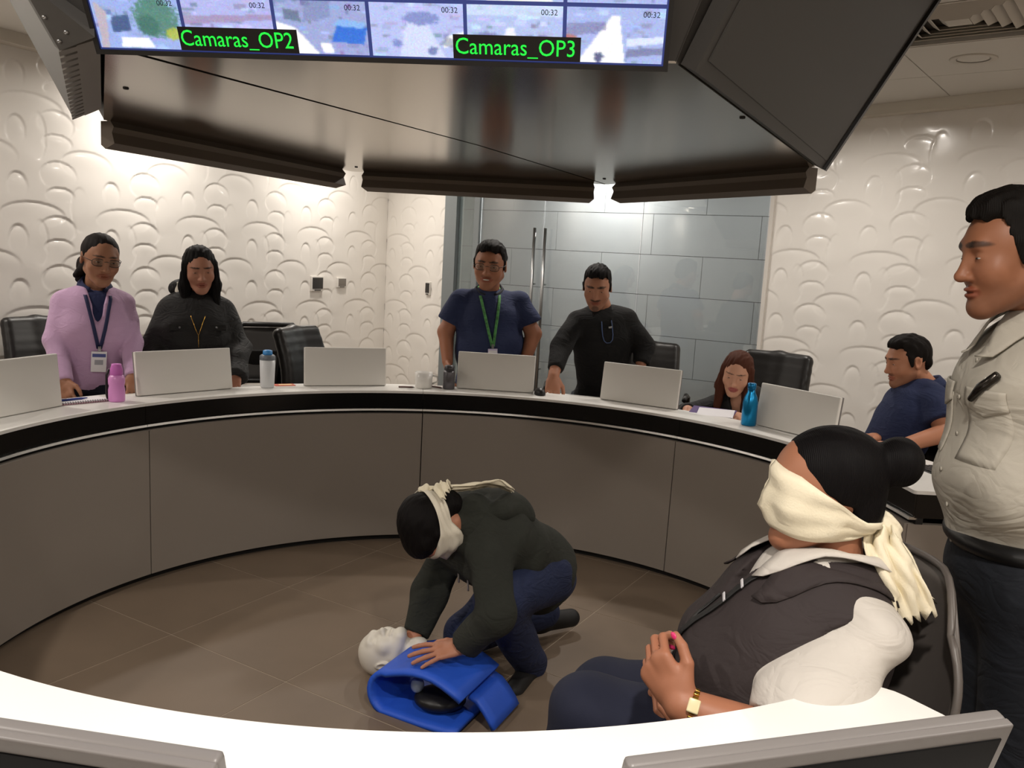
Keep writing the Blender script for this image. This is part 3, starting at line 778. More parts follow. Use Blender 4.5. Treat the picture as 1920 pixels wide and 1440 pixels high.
# ------------------------------------------------------------------ smooth solids for people (blended round shapes -> one mesh)
def _smin(a, b, k):
    if k <= 0: return np.minimum(a, b)
    h = np.clip(0.5 + 0.5 * (b - a) / k, 0, 1); return b + (a - b) * h - k * h * (1 - h)
class Sdf:
    def __init__(s): s.ops = []; s.cuts = []
    def _bb(s, pts, r):
        P = np.array(pts, float); return P.min(0) - r, P.max(0) + r
    def cap(s, a, b, ra, rb=None, k=.01, sub=False, n=None, ratio=1.0, end=None):
        a = np.array(a, float); b = np.array(b, float); rb = ra if rb is None else rb
        ba = b - a; L2 = float(ba @ ba) + 1e-12
        nn = None if n is None else unit(n)
        def f(P):
            q = P - a; t = np.clip((q @ ba) / L2, 0, 1); q = q - t[..., None] * ba
            r = ra + t * (rb - ra)
            if nn is None:
                dd = np.sqrt((q * q).sum(-1)) - r
                return dd if end is None else np.maximum(dd, (P - end[0]) @ end[1])
            c = q @ nn; q = q + (c * (1 / ratio - 1))[..., None] * nn
            return (np.sqrt((q * q).sum(-1)) - r) * (0.5 + 0.5 * min(1, ratio))
        s.ops.append((f, s._bb([a, b], max(ra, rb) * max(1.0, ratio)), k, sub)); return s
    def ell(s, c, r, R=None, k=.01, sub=False):
        c = np.array(c, float); r = np.array(r, float); R_ = None if R is None else np.array(R, float)
        def f(P):
            q = P - c
            if R_ is not None: q = q @ R_
            k0 = np.sqrt(((q / r) ** 2).sum(-1)); k1 = np.sqrt(((q / r ** 2) ** 2).sum(-1)) + 1e-9
            return k0 * (k0 - 1) / k1
        s.ops.append((f, s._bb([c], r.max()), k, sub)); return s
    def box(s, c, h, R=None, rad=.01, k=.0, sub=False):
        c = np.array(c, float); h = np.array(h, float); R_ = None if R is None else np.array(R, float)
        def f(P):
            q = P - c
            if R_ is not None: q = q @ R_
            q = np.abs(q) - (h - rad); return np.sqrt((np.maximum(q, 0) ** 2).sum(-1)) + np.minimum(q.max(-1), 0) - rad
        s.ops.append((f, s._bb([c], float(np.linalg.norm(h))), k, sub)); return s
    def cut(s, p, n, within=None):
        """remove everything on the +n side of a plane (only inside a sphere when given)"""
        s.cuts.append((np.array(p, float), unit(n), within)); return s
    def mesh(s, h, disp=None, pad=None):
        lo = np.min([o[1][0] for o in s.ops if not o[3]], 0) - 3 * h; hi = np.max([o[1][1] for o in s.ops if not o[3]], 0) + 3 * h
        n = np.ceil((hi - lo) / h).astype(int) + 1
        ax = [lo[i] + h * np.arange(n[i]) for i in range(3)]
        F = np.full(tuple(n), 1.0, np.float32)
        for f, (a, b), k, sub in s.ops:
            m = k + 3.5 * h
            i0 = np.maximum(np.floor((a - m - lo) / h).astype(int), 0); i1 = np.minimum(np.ceil((b + m - lo) / h).astype(int) + 1, n)
            if (i1 <= i0).any(): continue
            G = np.stack(np.meshgrid(*[ax[i][i0[i]:i1[i]] for i in range(3)], indexing='ij'), -1)
            d = f(G); sl = tuple(slice(i0[i], i1[i]) for i in range(3))
            F[sl] = -_smin(-F[sl], d, k) if sub else _smin(F[sl], d, k)
        if disp is not None:
            w = np.argwhere(np.abs(F) < .03)
            if len(w): F[tuple(w.T)] += disp(lo + w * h).astype(np.float32)
        for p, nn, within in s.cuts:
            G = np.stack(np.meshgrid(*ax, indexing='ij'), -1); d = (G - p) @ nn
            if within is not None: d = np.minimum(d, within - np.sqrt(((G - p) ** 2).sum(-1)))
            F = np.maximum(F, d.astype(np.float32))
        return nets(F, lo, h)
def nets(F, lo, h):
    F = F.copy(); F[0] = F[-1] = 1; F[:, 0] = F[:, -1] = 1; F[:, :, 0] = F[:, :, -1] = 1
    S = F < 0
    n = np.array(F.shape)
    c = np.zeros(tuple(n - 1), np.int8)
    for dx in (0, 1):
        for dy in (0, 1):
            for dz in (0, 1): c += S[dx:n[0]-1+dx, dy:n[1]-1+dy, dz:n[2]-1+dz]
    act = np.argwhere((c > 0) & (c < 8))
    idx = np.full(tuple(n - 1), -1, np.int64); idx[tuple(act.T)] = np.arange(len(act))
    acc = np.zeros((len(act), 3)); cnt = np.zeros(len(act))
    corners = [(x, y, z) for x in (0, 1) for y in (0, 1) for z in (0, 1)]
    for a in corners:
        for d in range(3):
            if a[d] == 1: continue
            b = list(a); b[d] = 1
            fa = F[tuple((act + a).T)]; fb = F[tuple((act + np.array(b)).T)]
            m = (fa < 0) != (fb < 0)
            t = np.where(m, fa / np.where(np.abs(fa - fb) < 1e-9, 1e-9, fa - fb), 0)
            p = np.array(a, float)[None] + np.zeros((len(act), 3)); p[:, d] += t
            acc[m] += p[m]; cnt[m] += 1
    V = lo + h * (act + acc / cnt[:, None])
    Q = []
    for d in range(3):
        e1, e2 = [(1, 2), (2, 0), (0, 1)][d]
        sl0 = [slice(None)] * 3; sl1 = [slice(None)] * 3; sl0[d] = slice(0, -1); sl1[d] = slice(1, None)
        A = S[tuple(sl0)]; B = S[tuple(sl1)]
        w = np.argwhere(A != B)
        w = w[(w[:, e1] > 0) & (w[:, e2] > 0)]
        if not len(w): continue
        fl = A[tuple(w.T)]
        o1 = np.zeros(3, int); o1[e1] = 1; o2 = np.zeros(3, int); o2[e2] = 1
        q = np.stack([idx[tuple((w - o1 - o2).T)], idx[tuple((w - o2).T)], idx[tuple(w.T)], idx[tuple((w - o1).T)]], 1)
        q[~fl] = q[~fl][:, ::-1]
        Q.append(q)
    Q = np.concatenate(Q)
    return V, Q
_fr = RNG.normal(0, 1, (24, 3)); _fr /= np.linalg.norm(_fr, axis=1)[:, None]; _fp = RNG.random(24) * 6.28
def wob(P, freq, amp, seed=0, n=6):
    o = np.zeros(len(P))
    for i in range(n):
        j = (i * 5 + seed * 3) % 24; o += np.sin(P @ _fr[j] * freq * (1 + .35 * i) + _fp[j]) / n
    return o * amp * 1.6
def folds(axis, freq, amp, seed=0):
    """soft cloth folds running across an axis"""
    ax = unit(axis)
    def f(P):
        t = P @ ax + wob(P, 9, .035, seed)
        return amp * np.sin(t * freq) * (0.5 + 0.5 * np.sin(P @ _fr[seed % 24] * 11 + seed)) + wob(P, 16, amp * .8, seed + 2)
    return f
def mesh_from(name, parts, mats, cols=None, smooth=True):
    """parts: list of (V,Q[,mat index[,colours]])"""
    VV, QQ, MI, CC = [], [], [], []; off = 0
    for p in parts:
        V, Q = p[0], p[1]; mi = p[2] if len(p) > 2 else 0; c = p[3] if len(p) > 3 else None
        VV.append(V); QQ.append(Q + off); MI.append(np.full(len(Q), mi)); off += len(V)
        CC.append(np.ones((len(V), 3)) if c is None else c)
    V = np.concatenate(VV); Q = np.concatenate(QQ); MI = np.concatenate(MI); CC = np.concatenate(CC)
    me = bpy.data.meshes.new(name)
    me.vertices.add(len(V)); me.vertices.foreach_set('co', V.astype(np.float32).ravel())
    me.loops.add(Q.size); me.loops.foreach_set('vertex_index', Q.ravel().astype(np.int32))
    me.polygons.add(len(Q)); me.polygons.foreach_set('loop_start', (np.arange(len(Q)) * 4).astype(np.int32))
    me.polygons.foreach_set('material_index', MI.astype(np.int32)); me.polygons.foreach_set('use_smooth', np.full(len(Q), smooth))
    me.update(calc_edges=True); me.validate()
    ca = me.color_attributes.new('col', 'FLOAT_COLOR', 'POINT')
    c4 = np.ones((len(V), 4)); c4[:, :3] = CC; ca.data.foreach_set('color', c4.astype(np.float32).ravel())
    for m in (mats if isinstance(mats, (list, tuple)) else [mats]): me.materials.append(m)
    return me

M_SKIN = mat('skin', (170, 115, 88), rough=.48, attr='col', bump=.05, scale=350, spec=.4)
M_EYE = mat('eye', (230, 225, 220), rough=.2, attr='col')
def LC3(c): return np.array(lin(c))

# ------------------------------------------------------------------ heads
def head_sdf(o):
    """head in local axes: x to the person's right, y forward, z up; chin about -0.115, crown about +0.115"""
    s = Sdf(); w = o.get('wide', 1.0); fem = o.get('fem', False); j = o.get('jaw', 1.0)
    s.ell((0, -.014, .030), (.073 * w, .092, .084), k=.02)
    s.ell((0, .028, .012), (.062 * w, .062, .075), k=.03)
    s.ell((0, .034, -.048), (.052 * w * j, .052, .058), k=.03)
    for sx in (-1, 1):
        s.cap((sx * .050 * w * j, -.002, -.052), (sx * .016, .066, -.094), .019 if not fem else .016, .017, k=.03)
        s.ell((sx * .038 * w, .058, -.026), (.026, .024, .026), k=.025)
    s.ell((0, .072, -.098), (.020 * j, .017, .016), k=.02)
    s.cap((-.030 * w, .078, .026), (.030 * w, .078, .026), .012 if not fem else .009, k=.018)
    for sx in (-1, 1):
        s.ell((sx * .032 * w, .098, .006), (.019, .017, .013), k=.012, sub=True)
        s.ell((sx * .032 * w, .0735, .004), (.0145, .0125, .0125), k=.005)
    nl = o.get('nose', 1.0)
    s.cap((0, .084, .014), (0, .101 + .006 * (nl - 1), -.028), .0075, .0105 * (.95 if fem else 1.05), k=.012)
    s.ell((0, .101 + .008 * (nl - 1), -.031), (.0115, .0125, .0095), k=.008)
    for sx in (-1, 1): s.ell((sx * .0125, .091, -.034), (.0085, .010, .0075), k=.006)
    sm = o.get('smile', 0.0)
    s.ell((0, .086, -.0575), (.023 + .005 * sm, .0105, .0058), k=.006)
    s.ell((0, .0855, -.0690), (.0195 + .005 * sm, .0110, .0068), k=.006)
    s.ell((0, .098, -.0630), (.022 + .006 * sm, .012, .0016 + .003 * sm), k=.003, sub=True)
    if o.get('ears', True):
        for sx in (-1, 1):
            R = rotz(sx * -.35) @ rotx(.15)
            s.ell((sx * .0745 * w, -.012, -.002), (.0085, .0195, .031), R, k=.008)
            s.ell((sx * .0815 * w, -.008, .002), (.006, .0115, .019), R, k=.004, sub=True)
    return s
def head_colors(V, o):
    sk = LC3(o['skin']); c = np.repeat(sk[None], len(V), 0).copy()
    x, y, z = np.abs(V[:, 0]), V[:, 1], V[:, 2]
    rn = .5 + .5 * np.clip(wob(V, 120, 1.0, 4), -1, 1)
    red = np.exp(-(((x - .036) / .022) ** 2 + ((z + .03) / .022) ** 2)) * (y > .03) * .18
    c = c * (1 - red[:, None]) + c * np.array([1.12, .85, .82]) * red[:, None]
    lip = LC3(o.get('lip', tuple(int(v * k) for v, k in zip(o['skin'], (.90, .76, .76)))))
    sm = o.get('smile', 0.0)
    m = np.clip(1.25 - np.sqrt((x / (.025 + .005 * sm)) ** 2 + ((z + .063) / .0125) ** 2), 0, .25) * 4 * (y > .066)
    c = c * (1 - m[:, None]) + lip * m[:, None]
    hr = LC3(o.get('brow', (30, 22, 18)))
    bz = .0305 - np.clip((x - .032) / .03, -.4, 1) ** 2 * .006
    m = np.clip(1.3 - np.sqrt(((x - .031) / .021) ** 2 + ((z - bz) / (o.get('browt', .0050))) ** 2), 0, .3) / .3 * (y > .04) * (.75 + .25 * rn)
    c = c * (1 - m[:, None]) + hr * m[:, None]
    if o.get('moust', 0):
        m = np.clip(1.25 - np.sqrt((x / .027) ** 2 + ((z + .0475) / .0065) ** 2), 0, .25) * 4 * (y > .06) * o['moust']
        c = c * (1 - m[:, None]) + hr * m[:, None]
    if o.get('beard', 0):
        g = np.clip((-.058 - z + .55 * np.clip(x - .03, 0, 1)) / .02, 0, 1) * (y > -.005) * np.clip((z + .16) / .03, 0, 1) * o['beard']
        ch = np.clip(1.2 - np.sqrt((x / .02) ** 2 + ((z + .095) / .016) ** 2), 0, .3) / .3 * (y > .05) * o.get('goatee', 0)
        g = np.maximum(g, ch); c = c * (1 - g[:, None]) + hr * g[:, None]
    return c
def hair_sdf(o, style):
    s = Sdf(); w = o.get('wide', 1.0)
    if style == 'short':
        s.ell((0, -.016, .042), (.0780 * w, .0980, .0850), k=.01)
        s.ell((0, .020, .092), (.056 * w, .062, .036), k=.03)
        s.ell((0, .094, -.010), (.0700 * w, .080, .096), k=.008, sub=True)      # face
        for sx in (-1, 1): s.ell((sx * .052 * w, .082, .055), (.022, .045, .030), k=.008, sub=True)   # temples
        s.box((0, .0, -.075), (.2, .2, .070), None, .01, k=.01, sub=True)       # below ears at the sides
        s.ell((0, -.070, -.010), (.058 * w, .038, .045), k=.015)                # nape
        for sx in (-1, 1):
            s.cap((sx * .0715 * w, .018, .025), (sx * .0705 * w, .016, -.012), .010, .006, k=.01)
    elif style == 'bun' or style == 'pony':
        s.ell((0, -.016, .036), (.0785 * w, .098, .0845), k=.01)
        s.ell((0, .100, -.004), (.067 * w, .082, .098), k=.010, sub=True)
        s.box((0, .03, -.085), (.2, .10, .070), None, .01, k=.01, sub=True)
        s.ell((0, -.062, -.022), (.060 * w, .045, .055), k=.02)
        if style == 'bun':
            s.ell((0, -.128, .058), (.047, .043, .046), k=.012)
            s.cap((0, -.085, .045), (0, -.110, .055), .028, k=.02)
        else:
            s.cap((0, -.088, -.005), (.020, -.120, -.055), .034, .042, k=.02); s.cap((.020, -.120, -.055), (.050, -.100, -.125), .040, .020, k=.02)
            s.cap((.02, -.09, -.04), (.075, -.07, -.10), .030, .016, k=.01)
    elif style == 'long':
        s.ell((0, -.018, .038), (.083 * w, .100, .0875), k=.01)
        s.ell((0, .104, -.010), (.055 * w, .085, .098), k=.010, sub=True)
        s.ell((0, -.055, -.075), (.085 * w, .055, .110), k=.03)
        ln = o.get('hairlen', .20)
        for sx in (-1, 1):
            s.cap((sx * .066 * w, .012, .030), (sx * .076 * w, .016, -.080), .026, .030, k=.02)
            s.cap((sx * .076 * w, .016, -.080), (sx * .074 * w, .040, -.06 - ln), .030, .022, k=.02)
            s.cap((sx * .05 * w, -.05, -.06), (sx * .07 * w, -.03, -.05 - ln), .04, .03, k=.03)
    elif style == 'round':
        s.ell((0, -.016, .032), (.083 * w, .100, .088), k=.01)
        s.ell((0, .085, -.045), (.066 * w, .080, .095), k=.014, sub=True)
        s.ell((0, -.055, -.045), (.073 * w, .055, .070), k=.02)
        s.ell((0, .040, .066), (.066 * w, .052, .040), k=.02)
        for sx in (-1, 1): s.cap((sx * .070 * w, .020, .03), (sx * .068 * w, .03, -.05), .014, .008, k=.012)
    return s

def hand_prims(s, wrist, d, nrm, th, curl=(.25, .35, .25), spread=.10, sc=1.0, thumb=1.0):
    """wrist point, finger direction, back-of-hand normal and thumb-side direction"""
    d = unit(d); nrm = np.array(nrm, float); nrm = unit(nrm - d * (nrm @ d)); th = np.array(th, float); th = unit(th - d * (th @ d) - nrm * (th @ nrm))
    W = np.array(wrist, float)
    q = lambda a, b, c: W + sc * (d * a + th * b + nrm * c)
    s.cap(q(-.02, 0, 0), q(.03, 0, 0), .025 * sc, .030 * sc, k=.012, n=nrm, ratio=.72)
    s.cap(q(.035, .012, 0), q(.078, .016, 0), .026 * sc, .024 * sc, k=.012, n=nrm, ratio=.52)
    s.cap(q(.035, -.012, 0), q(.072, -.018, 0), .025 * sc, .022 * sc, k=.012, n=nrm, ratio=.52)
    fing = [(.084, .030, (.042, .025, .020), .0090), (.088, .0105, (.047, .029, .021), .0092), (.084, -.0095, (.043, .027, .020), .0088), (.075, -.028, (.034, .020, .018), .0078)]
    tips = []
    for i, (a, b, seg, r) in enumerate(fing):
        p = q(a, b, 0); sp = spread * (1.4, .4, -.5, -1.5)[i]; ang = 0
        base = q(a - .03, b * .9, 0); s.cap(base, p, r * sc * 1.02, r * sc * 1.02, k=.006)
        for kx, L in enumerate(seg):
            ang += curl[kx] * (1 + .08 * i)
            dd = unit((d * math.cos(ang) - nrm * math.sin(ang)) + th * sp * (1 if kx == 0 else .6))
            p2 = p + dd * L * sc; s.cap(p, p2, r * sc * (1 - .07 * kx), r * sc * (.95 - .09 * kx), k=.0025); p = p2
        tips.append((p, dd, r * sc))
    p = q(.022, .026, -.006); p2 = q(.052, .026 + .026 * thumb, -.012); p3 = q(.082, .026 + .034 * thumb, -.018); p4 = q(.104, .024 + .034 * thumb, -.024)
    s.cap(p, p2, .0150 * sc, .0118 * sc, k=.012); s.cap(p2, p3, .0112 * sc, .0100 * sc, k=.003); s.cap(p3, p4, .0098 * sc, .0078 * sc, k=.002)
    tips.append((p4, unit(p4 - p3), .0095 * sc))
    return tips, nrm

# ------------------------------------------------------------------ people
from mathutils.bvhtree import BVHTree
def head_R(yaw, pitch=0, roll=0):
    """yaw 180 faces the camera, 90 faces picture-left, 270 picture-right; pitch > 0 looks down"""
    return rotz(math.radians(yaw)) @ rotx(-math.radians(pitch)) @ roty(math.radians(roll))
def axes_R(fwd, up):
    z = unit(up); y = np.array(fwd, float); y = unit(y - z * (y @ z)); x = np.cross(y, z); return np.stack([x, y, z], 1)
def ellipsoid(c, r, col, n=10, m=14, R=None):
    V = []; C = []
    for i in range(n + 1):
        th = math.pi * i / n
        for j in range(m):
            ph = 2 * math.pi * j / m; p = np.array([math.sin(th) * math.cos(ph), math.sin(th) * math.sin(ph), math.cos(th)])
            q = p * r; V.append(np.array(c) + (q if R is None else R @ q)); C.append(col(p) if callable(col) else col)
    Q = [(i*m+j, (i+1)*m+j, (i+1)*m+(j+1) % m, i*m+(j+1) % m) for i in range(n) for j in range(m)]
    return np.array(V), np.array(Q), np.array(C)
class P_:                                   # one posed person
    pass
def frame_of(J):
    hm = (J['hpL'] + J['hpR']) / 2; sm = (J['shL'] + J['shR']) / 2
    up = unit(J['nk'] - hm); lat = J['shR'] - J['shL']; lat = unit(lat - up * (lat @ up)); fw = np.cross(up, lat)
    lh = J['hpR'] - J['hpL']; lh = unit(lh - up * (lh @ up)); fh = np.cross(up, lh)
    return hm, sm, up, lat, fw, lh, fh
def torso(s, J, b, g=0.0, bust=True, k=.05):
    hm, sm, up, lat, fw, lh, fh = frame_of(J)
    L = float(np.linalg.norm(J['nk'] - hm))
    R1 = np.stack([lat, fw, up], 1); R2 = np.stack([lh, fh, up], 1)
    lm = unit(lat + lh); fm = np.cross(up, lm); Rm = np.stack([lm, fm, up], 1)
    s.ell(hm + up * .03, (b['hip'][0] + g, b['hip'][1] + g, .135 + g), R2, k=k)
    s.ell(hm + up * L * .38 + fm * b.get('belly', 0.0), (b['waist'][0] + g, b['waist'][1] + g, .17 + g), Rm, k=k)
    s.ell(hm + up * L * .68 + fw * .012, (b['chest'][0] + g, b['chest'][1] + g, .175 + g), R1, k=k)
    s.cap(J['shL'] + (J['shR'] - J['shL']) * .10, J['shR'] + (J['shL'] - J['shR']) * .10, .044 + g * .8, k=.05)
    nb = J['nk'] - up * .035
    for sh in ('shL', 'shR'): s.cap(nb, J[sh] + (nb - J[sh]) * .12, .046 + g * .5, .040 + g * .8, k=.035)
    if b.get('bust') and bust:
        for sx in (-1, 1): s.ell(hm + up * L * .60 + fw * (b['chest'][1] * .62) + lat * sx * .072, (.070 + g, .066 + g, .072 + g), R1, k=.04)
def person(label, J, hd, b, top, legs, skin, near=False, group=None, short=0.0, armskin=True, handopts=None, coreskin=True, hands=('L', 'R')):
    J = {k: np.array(v, float) for k, v in J.items()}
    for side in 'LR':
        J.setdefault('an' + side, np.array([J['kn' + side][0], J['kn' + side][1] + .02, .09]))
    hm = (J['hpL'] + J['hpR']) / 2
    root = thing('person', label, 'person', (hm[0], hm[1], 0), group=group)
    pr = P_(); pr.J = J; pr.root = root; pr.b = b; pr.hd = hd
    inv = Matrix.Translation((-hm[0], -hm[1], 0))
    def put(o): o.parent = root; o.matrix_parent_inverse = inv; return o
    pr.put = put
    R = hd['R']; pos = np.array(hd['pos'], float); sc = hd.get('s', 1.0); pr.R = R; pr.pos = pos; pr.sc = sc
    o = dict(hd['o']); o['skin'] = skin
    hm_, sm, up, lat, fw, lh, fh = frame_of(J); pr.up, pr.lat, pr.fw = up, lat, fw
    parts = []
    hs = head_sdf(o)
    nkl = R.T @ (J['nk'] - pos) / sc
    hs.cap((0, -.020, -.045), nkl + np.array([0, 0, 0]), .050 if not o.get('fem') else .044, .056 if not o.get('fem') else .050, k=.022)
    hh = .0026 if near else .0042
    V, Q = hs.mesh(hh); C = head_colors(V, o)
    tr = lambda X: X @ (R.T * sc) + pos
    pr.tr = tr
    parts.append((tr(V), Q, 0, C)); pr.hv = [(V, Q)]
    skc = LC3(skin)
    if o.get('eyes', True):
        w = o.get('wide', 1.0); op = o.get('open', .0048)
        def ec(p):
            if p[1] < .1: return np.array([.25, .18, .15])
            d = math.hypot(p[0] - o.get('gaze', 0), p[2] * op / .0115 + .0)
            return np.array([.01, .008, .006]) if d < .42 else np.array([.42, .38, .35])  # whites darkened: shade over the eyes is put into their colour
        for sx in (-1, 1):
            V, Q, C = ellipsoid((sx * .032 * w, .0768, .0030), np.array([.0118, .0108, op]), ec, 12, 20); parts.append((tr(V), Q, 1, C))
    # core
    if coreskin:
        cs = Sdf(); torso(cs, J, b, -.012, False); cs.cap(J['hpL'], J['knL'], .07, .045, k=.03); cs.cap(J['hpR'], J['knR'], .07, .045, k=.03)
        for sd in 'LR': cs.cap(J['kn'+sd], J['an'+sd], .042, .032, k=.02); cs.cap(J['sh'+sd], J['el'+sd], .040, .034, k=.02)
        cs.cap(sm, J['nk'], .045, k=.03)
        V, Q = cs.mesh(.014); parts.append((V, Q, 0, np.repeat(skc[None], len(V), 0)))
    pr.tips = {}
    for sd in hands:
        a = Sdf(); ar = b.get('arm', 1.0)
        if short: a.cap(J['sh'+sd], J['el'+sd], .046 * ar, .040 * ar, k=.02)
        a.cap(J['el'+sd], J['wr'+sd], .041 * ar, .027 * ar, k=.02)
        ho = dict((handopts or {}).get(sd, {}))
        dv = ho.pop('d', None); dv = unit(J['wr'+sd] - J['el'+sd]) if dv is None else unit(dv)
        nv_ = ho.pop('n', None); tv_ = ho.pop('t', None)
        if nv_ is None: nv_ = lat * (-1 if sd == 'L' else 1)
        if tv_ is None: tv_ = fw
        tips, nr = hand_prims(a, J['wr'+sd], dv, nv_, tv_, sc=b.get('hand', 1.0), **ho); pr.tips[sd] = (tips, nr)
        V, Q = a.mesh(.0030 if near else .0040); c = np.repeat(skc[None] * np.array([1.02, .98, .97]), len(V), 0)
        parts.append((V, Q, 0, c))
    put(link('body', mesh_from('body', parts, [M_SKIN, M_EYE])))
    # hair
    if hd.get('hair'):
        st, hc = hd['hair']; hsd = hair_sdf(o, st)
        hm2 = mat('hair_%d_%d_%d' % hc, hc, rough=.6, bump=.35, weave=110.0, spec=.12)
        V, Q = hsd.mesh(.0032 if near else .0045, lambda P: wob(P * np.array([1, .45, .30]), 210, .0036 if st == 'short' else (.0028 if st == 'long' else .0006 if st == 'bun' else .0013), 1, 6)); pr.hv.append((V, Q)); put(link('hair', mesh_from('hair', [(tr(V), Q)], hm2)))
    # upper garment
    if top:
        g = top.get('g', .014); s = Sdf(); torso(s, J, b, g)
        sl = top.get('sleeve', 'long'); ar = b.get('arm', 1.0); sg = top.get('sg', g)
        for sd in 'LR':
            sh, el, wr = J['sh'+sd], J['el'+sd], J['wr'+sd]
            if sl == 'long':
                e = wr + (el - wr) * top.get('cuff', .04)
                s.cap(sh, el, .046 * ar + sg * .9, .042 * ar + sg, k=.025); s.cap(el, e + unit(e - el) * .05, .042 * ar + sg, .031 * ar + sg * top.get('cuffg', .8), k=.02, end=(e, unit(wr - el)))
            elif sl == 'short':
                e = sh + (el - sh) * top.get('frac', .62)
                s.cap(sh, e + unit(el - sh) * .06, .048 * ar + sg * .9, .050 * ar + sg * 1.2, k=.02, end=(e, unit(el - sh)))
            elif sl == 'none':
                s.cut(sh + lat * (-1 if sd == 'L' else 1) * top.get('arm_at', .0), lat * (-1 if sd == 'L' else 1), .16)
        nd = unit(pos - J['nk'])
        s.cap(J['nk'] - nd * .02, J['nk'] + nd * .2, top.get('neck', .046 if o.get('fem') else .050), k=.008, sub=True)
        if top.get('vee'):
            dep = top['vee']; cst = J['nk'] + fw * (b['chest'][1] * 1.15 + .02)
            s.cap(J['nk'] + fw * .075 + up * .02, cst - up * dep, .050, .004, k=.008, sub=True)
        hemz = top.get('hem', -.10)
        s.cut(hm + up * hemz, -up)
        ax = up if top.get('fold', 'x') == 'x' else lat
        V, Q = s.mesh(top.get('h', .006 if near else .0085), folds(ax, top.get('ff', 62), top.get('fa', .0035), top.get('seed', 1)))
        put(link(top['name'], mesh_from(top['name'], [(V, Q)], top['m'])))
        pr.bvh = BVHTree.FromPolygons(V.tolist(), Q.tolist())
    def surf(x, z, out=.004, dirv=None, org=None):
        """point on the garment front at x metres to the person's right and z metres above the neck base"""
        d = unit(pr.fw if dirv is None else dirv); o0 = (J['nk'] if org is None else org) + lat * x + up * z
        h = pr.bvh.ray_cast(Vector(o0 + d * .6), Vector(-d), 1.2)
        return o0 + d * .12 if h[0] is None else np.array(h[0]) + d * out
    pr.surf = surf
    if legs:
        s = Sdf(); g = legs.get('g', .012)
        hmm, _, _, _, _, lh, fh = hm_, 0, 0, 0, 0, lh, fh
        Rh = np.stack([lh, fh, up], 1)
        s.ell(hm_ + up * .02, (b['hip'][0] + g, b['hip'][1] + g, .145), Rh, k=.05)
        th = legs.get('thigh', .088)
        for sd in 'LR':
            s.cap(J['hp'+sd], J['kn'+sd], th + g, .062 + g, k=.04); s.cap(J['kn'+sd], J['an'+sd] + unit(J['an'+sd] - J['kn'+sd]) * .02, .060 + g, .048 + g, k=.03)
        if legs.get('waist', .10) is not None: s.cut(hm_ + up * legs.get('waist', .10), up)
        V, Q = s.mesh(.0075 if near else .0105, folds((0, .3, 1), 55, .0030, 5)); put(link('trousers', mesh_from('trousers', [(V, Q)], legs['m'])))
        for sd in 'LR':
            fd_ = legs.get('foot' + sd); fd_ = fw if fd_ is None else np.array(fd_, float); fd_ = unit(fd_ * np.array([1, 1, 0]) + np.array([0, 0, legs.get('ft' + sd, 0.0)]))
            A = J['an'+sd]; u3 = np.array([0, 0, 1.0])
            s = Sdf(); s.cap(A - u3 * .035 - fd_ * .045, A - u3 * .045 + fd_ * .15, .038, .036, k=.02); s.cap(A + u3 * .03, A - u3 * .03, .046, .046, k=.02)
            s.cut(A - u3 * .082, -u3)
            V, Q = s.mesh(.006); put(link('shoe', mesh_from('shoe', [(V, Q)], legs.get('shoe', M_PLASTIC))))
    return pr
def collar(pr, m, r0=.068, r1=.058, hgt=.045, drop=.03, gap=.45, name='collar', tilt=.012):
    """stand-and-fall collar around the neck, open at the front"""
    J = pr.J; nd = unit(pr.pos - J['nk']) * .55 + pr.up * .45; nd = unit(nd); fw = unit(pr.fw - nd * (pr.fw @ nd)); lt = np.cross(fw, nd)
    n = 28; rows = []
    for (r, z) in ((r1, -.015), (r1 - .003, hgt * .55), (r1 + .004, hgt * .72), (r0, hgt * .45), (r0 + .012, hgt * .45 - drop * .6), (r0 + .018, -drop)):
        row = []
        for i in range(n + 1):
            a = gap + (2 * math.pi - 2 * gap) * i / n; f = math.cos(a)
            zz = z - (.018 if z < hgt * .3 and f > .5 else 0) * (f - .5) * 2 - tilt * f * 1.5
            row.append(J['nk'] + nd * (zz + .012) + (fw * f * 1.12 + lt * math.sin(a)) * r + fw * .008)
        rows.append(row)
    mb = MB(); k = n + 1; vs = [p for r in rows for p in r]
    mb.add(vs, [(i*k+j, i*k+j+1, (i+1)*k+j+1, (i+1)*k+j) for i in range(len(rows) - 1) for j in range(n)], True)
    o = mb.build(name, m); md = o.modifiers.new('solid', 'SOLIDIFY'); md.thickness = .003
    return pr.put(o)
def patch(pr, x0, x1, z0, z1, name, m, out=.002, th=.003, n=(8, 8), round_=0.0):
    """a piece of cloth lying on the garment front"""
    rows = []
    for i in range(n[1] + 1):
        f = i / n[1]; z = z0 + (z1 - z0) * f; row = []
        for j in range(n[0] + 1):
            u = j / n[0]; zz = z + (round_ * (1 - abs(2 * u - 1)) * (f - 1) if round_ else 0)
            row.append(pr.surf(x0 + (x1 - x0) * u, zz, out))
        rows.append(row)
    return grid_mesh(rows, name, m, pr.put, th)
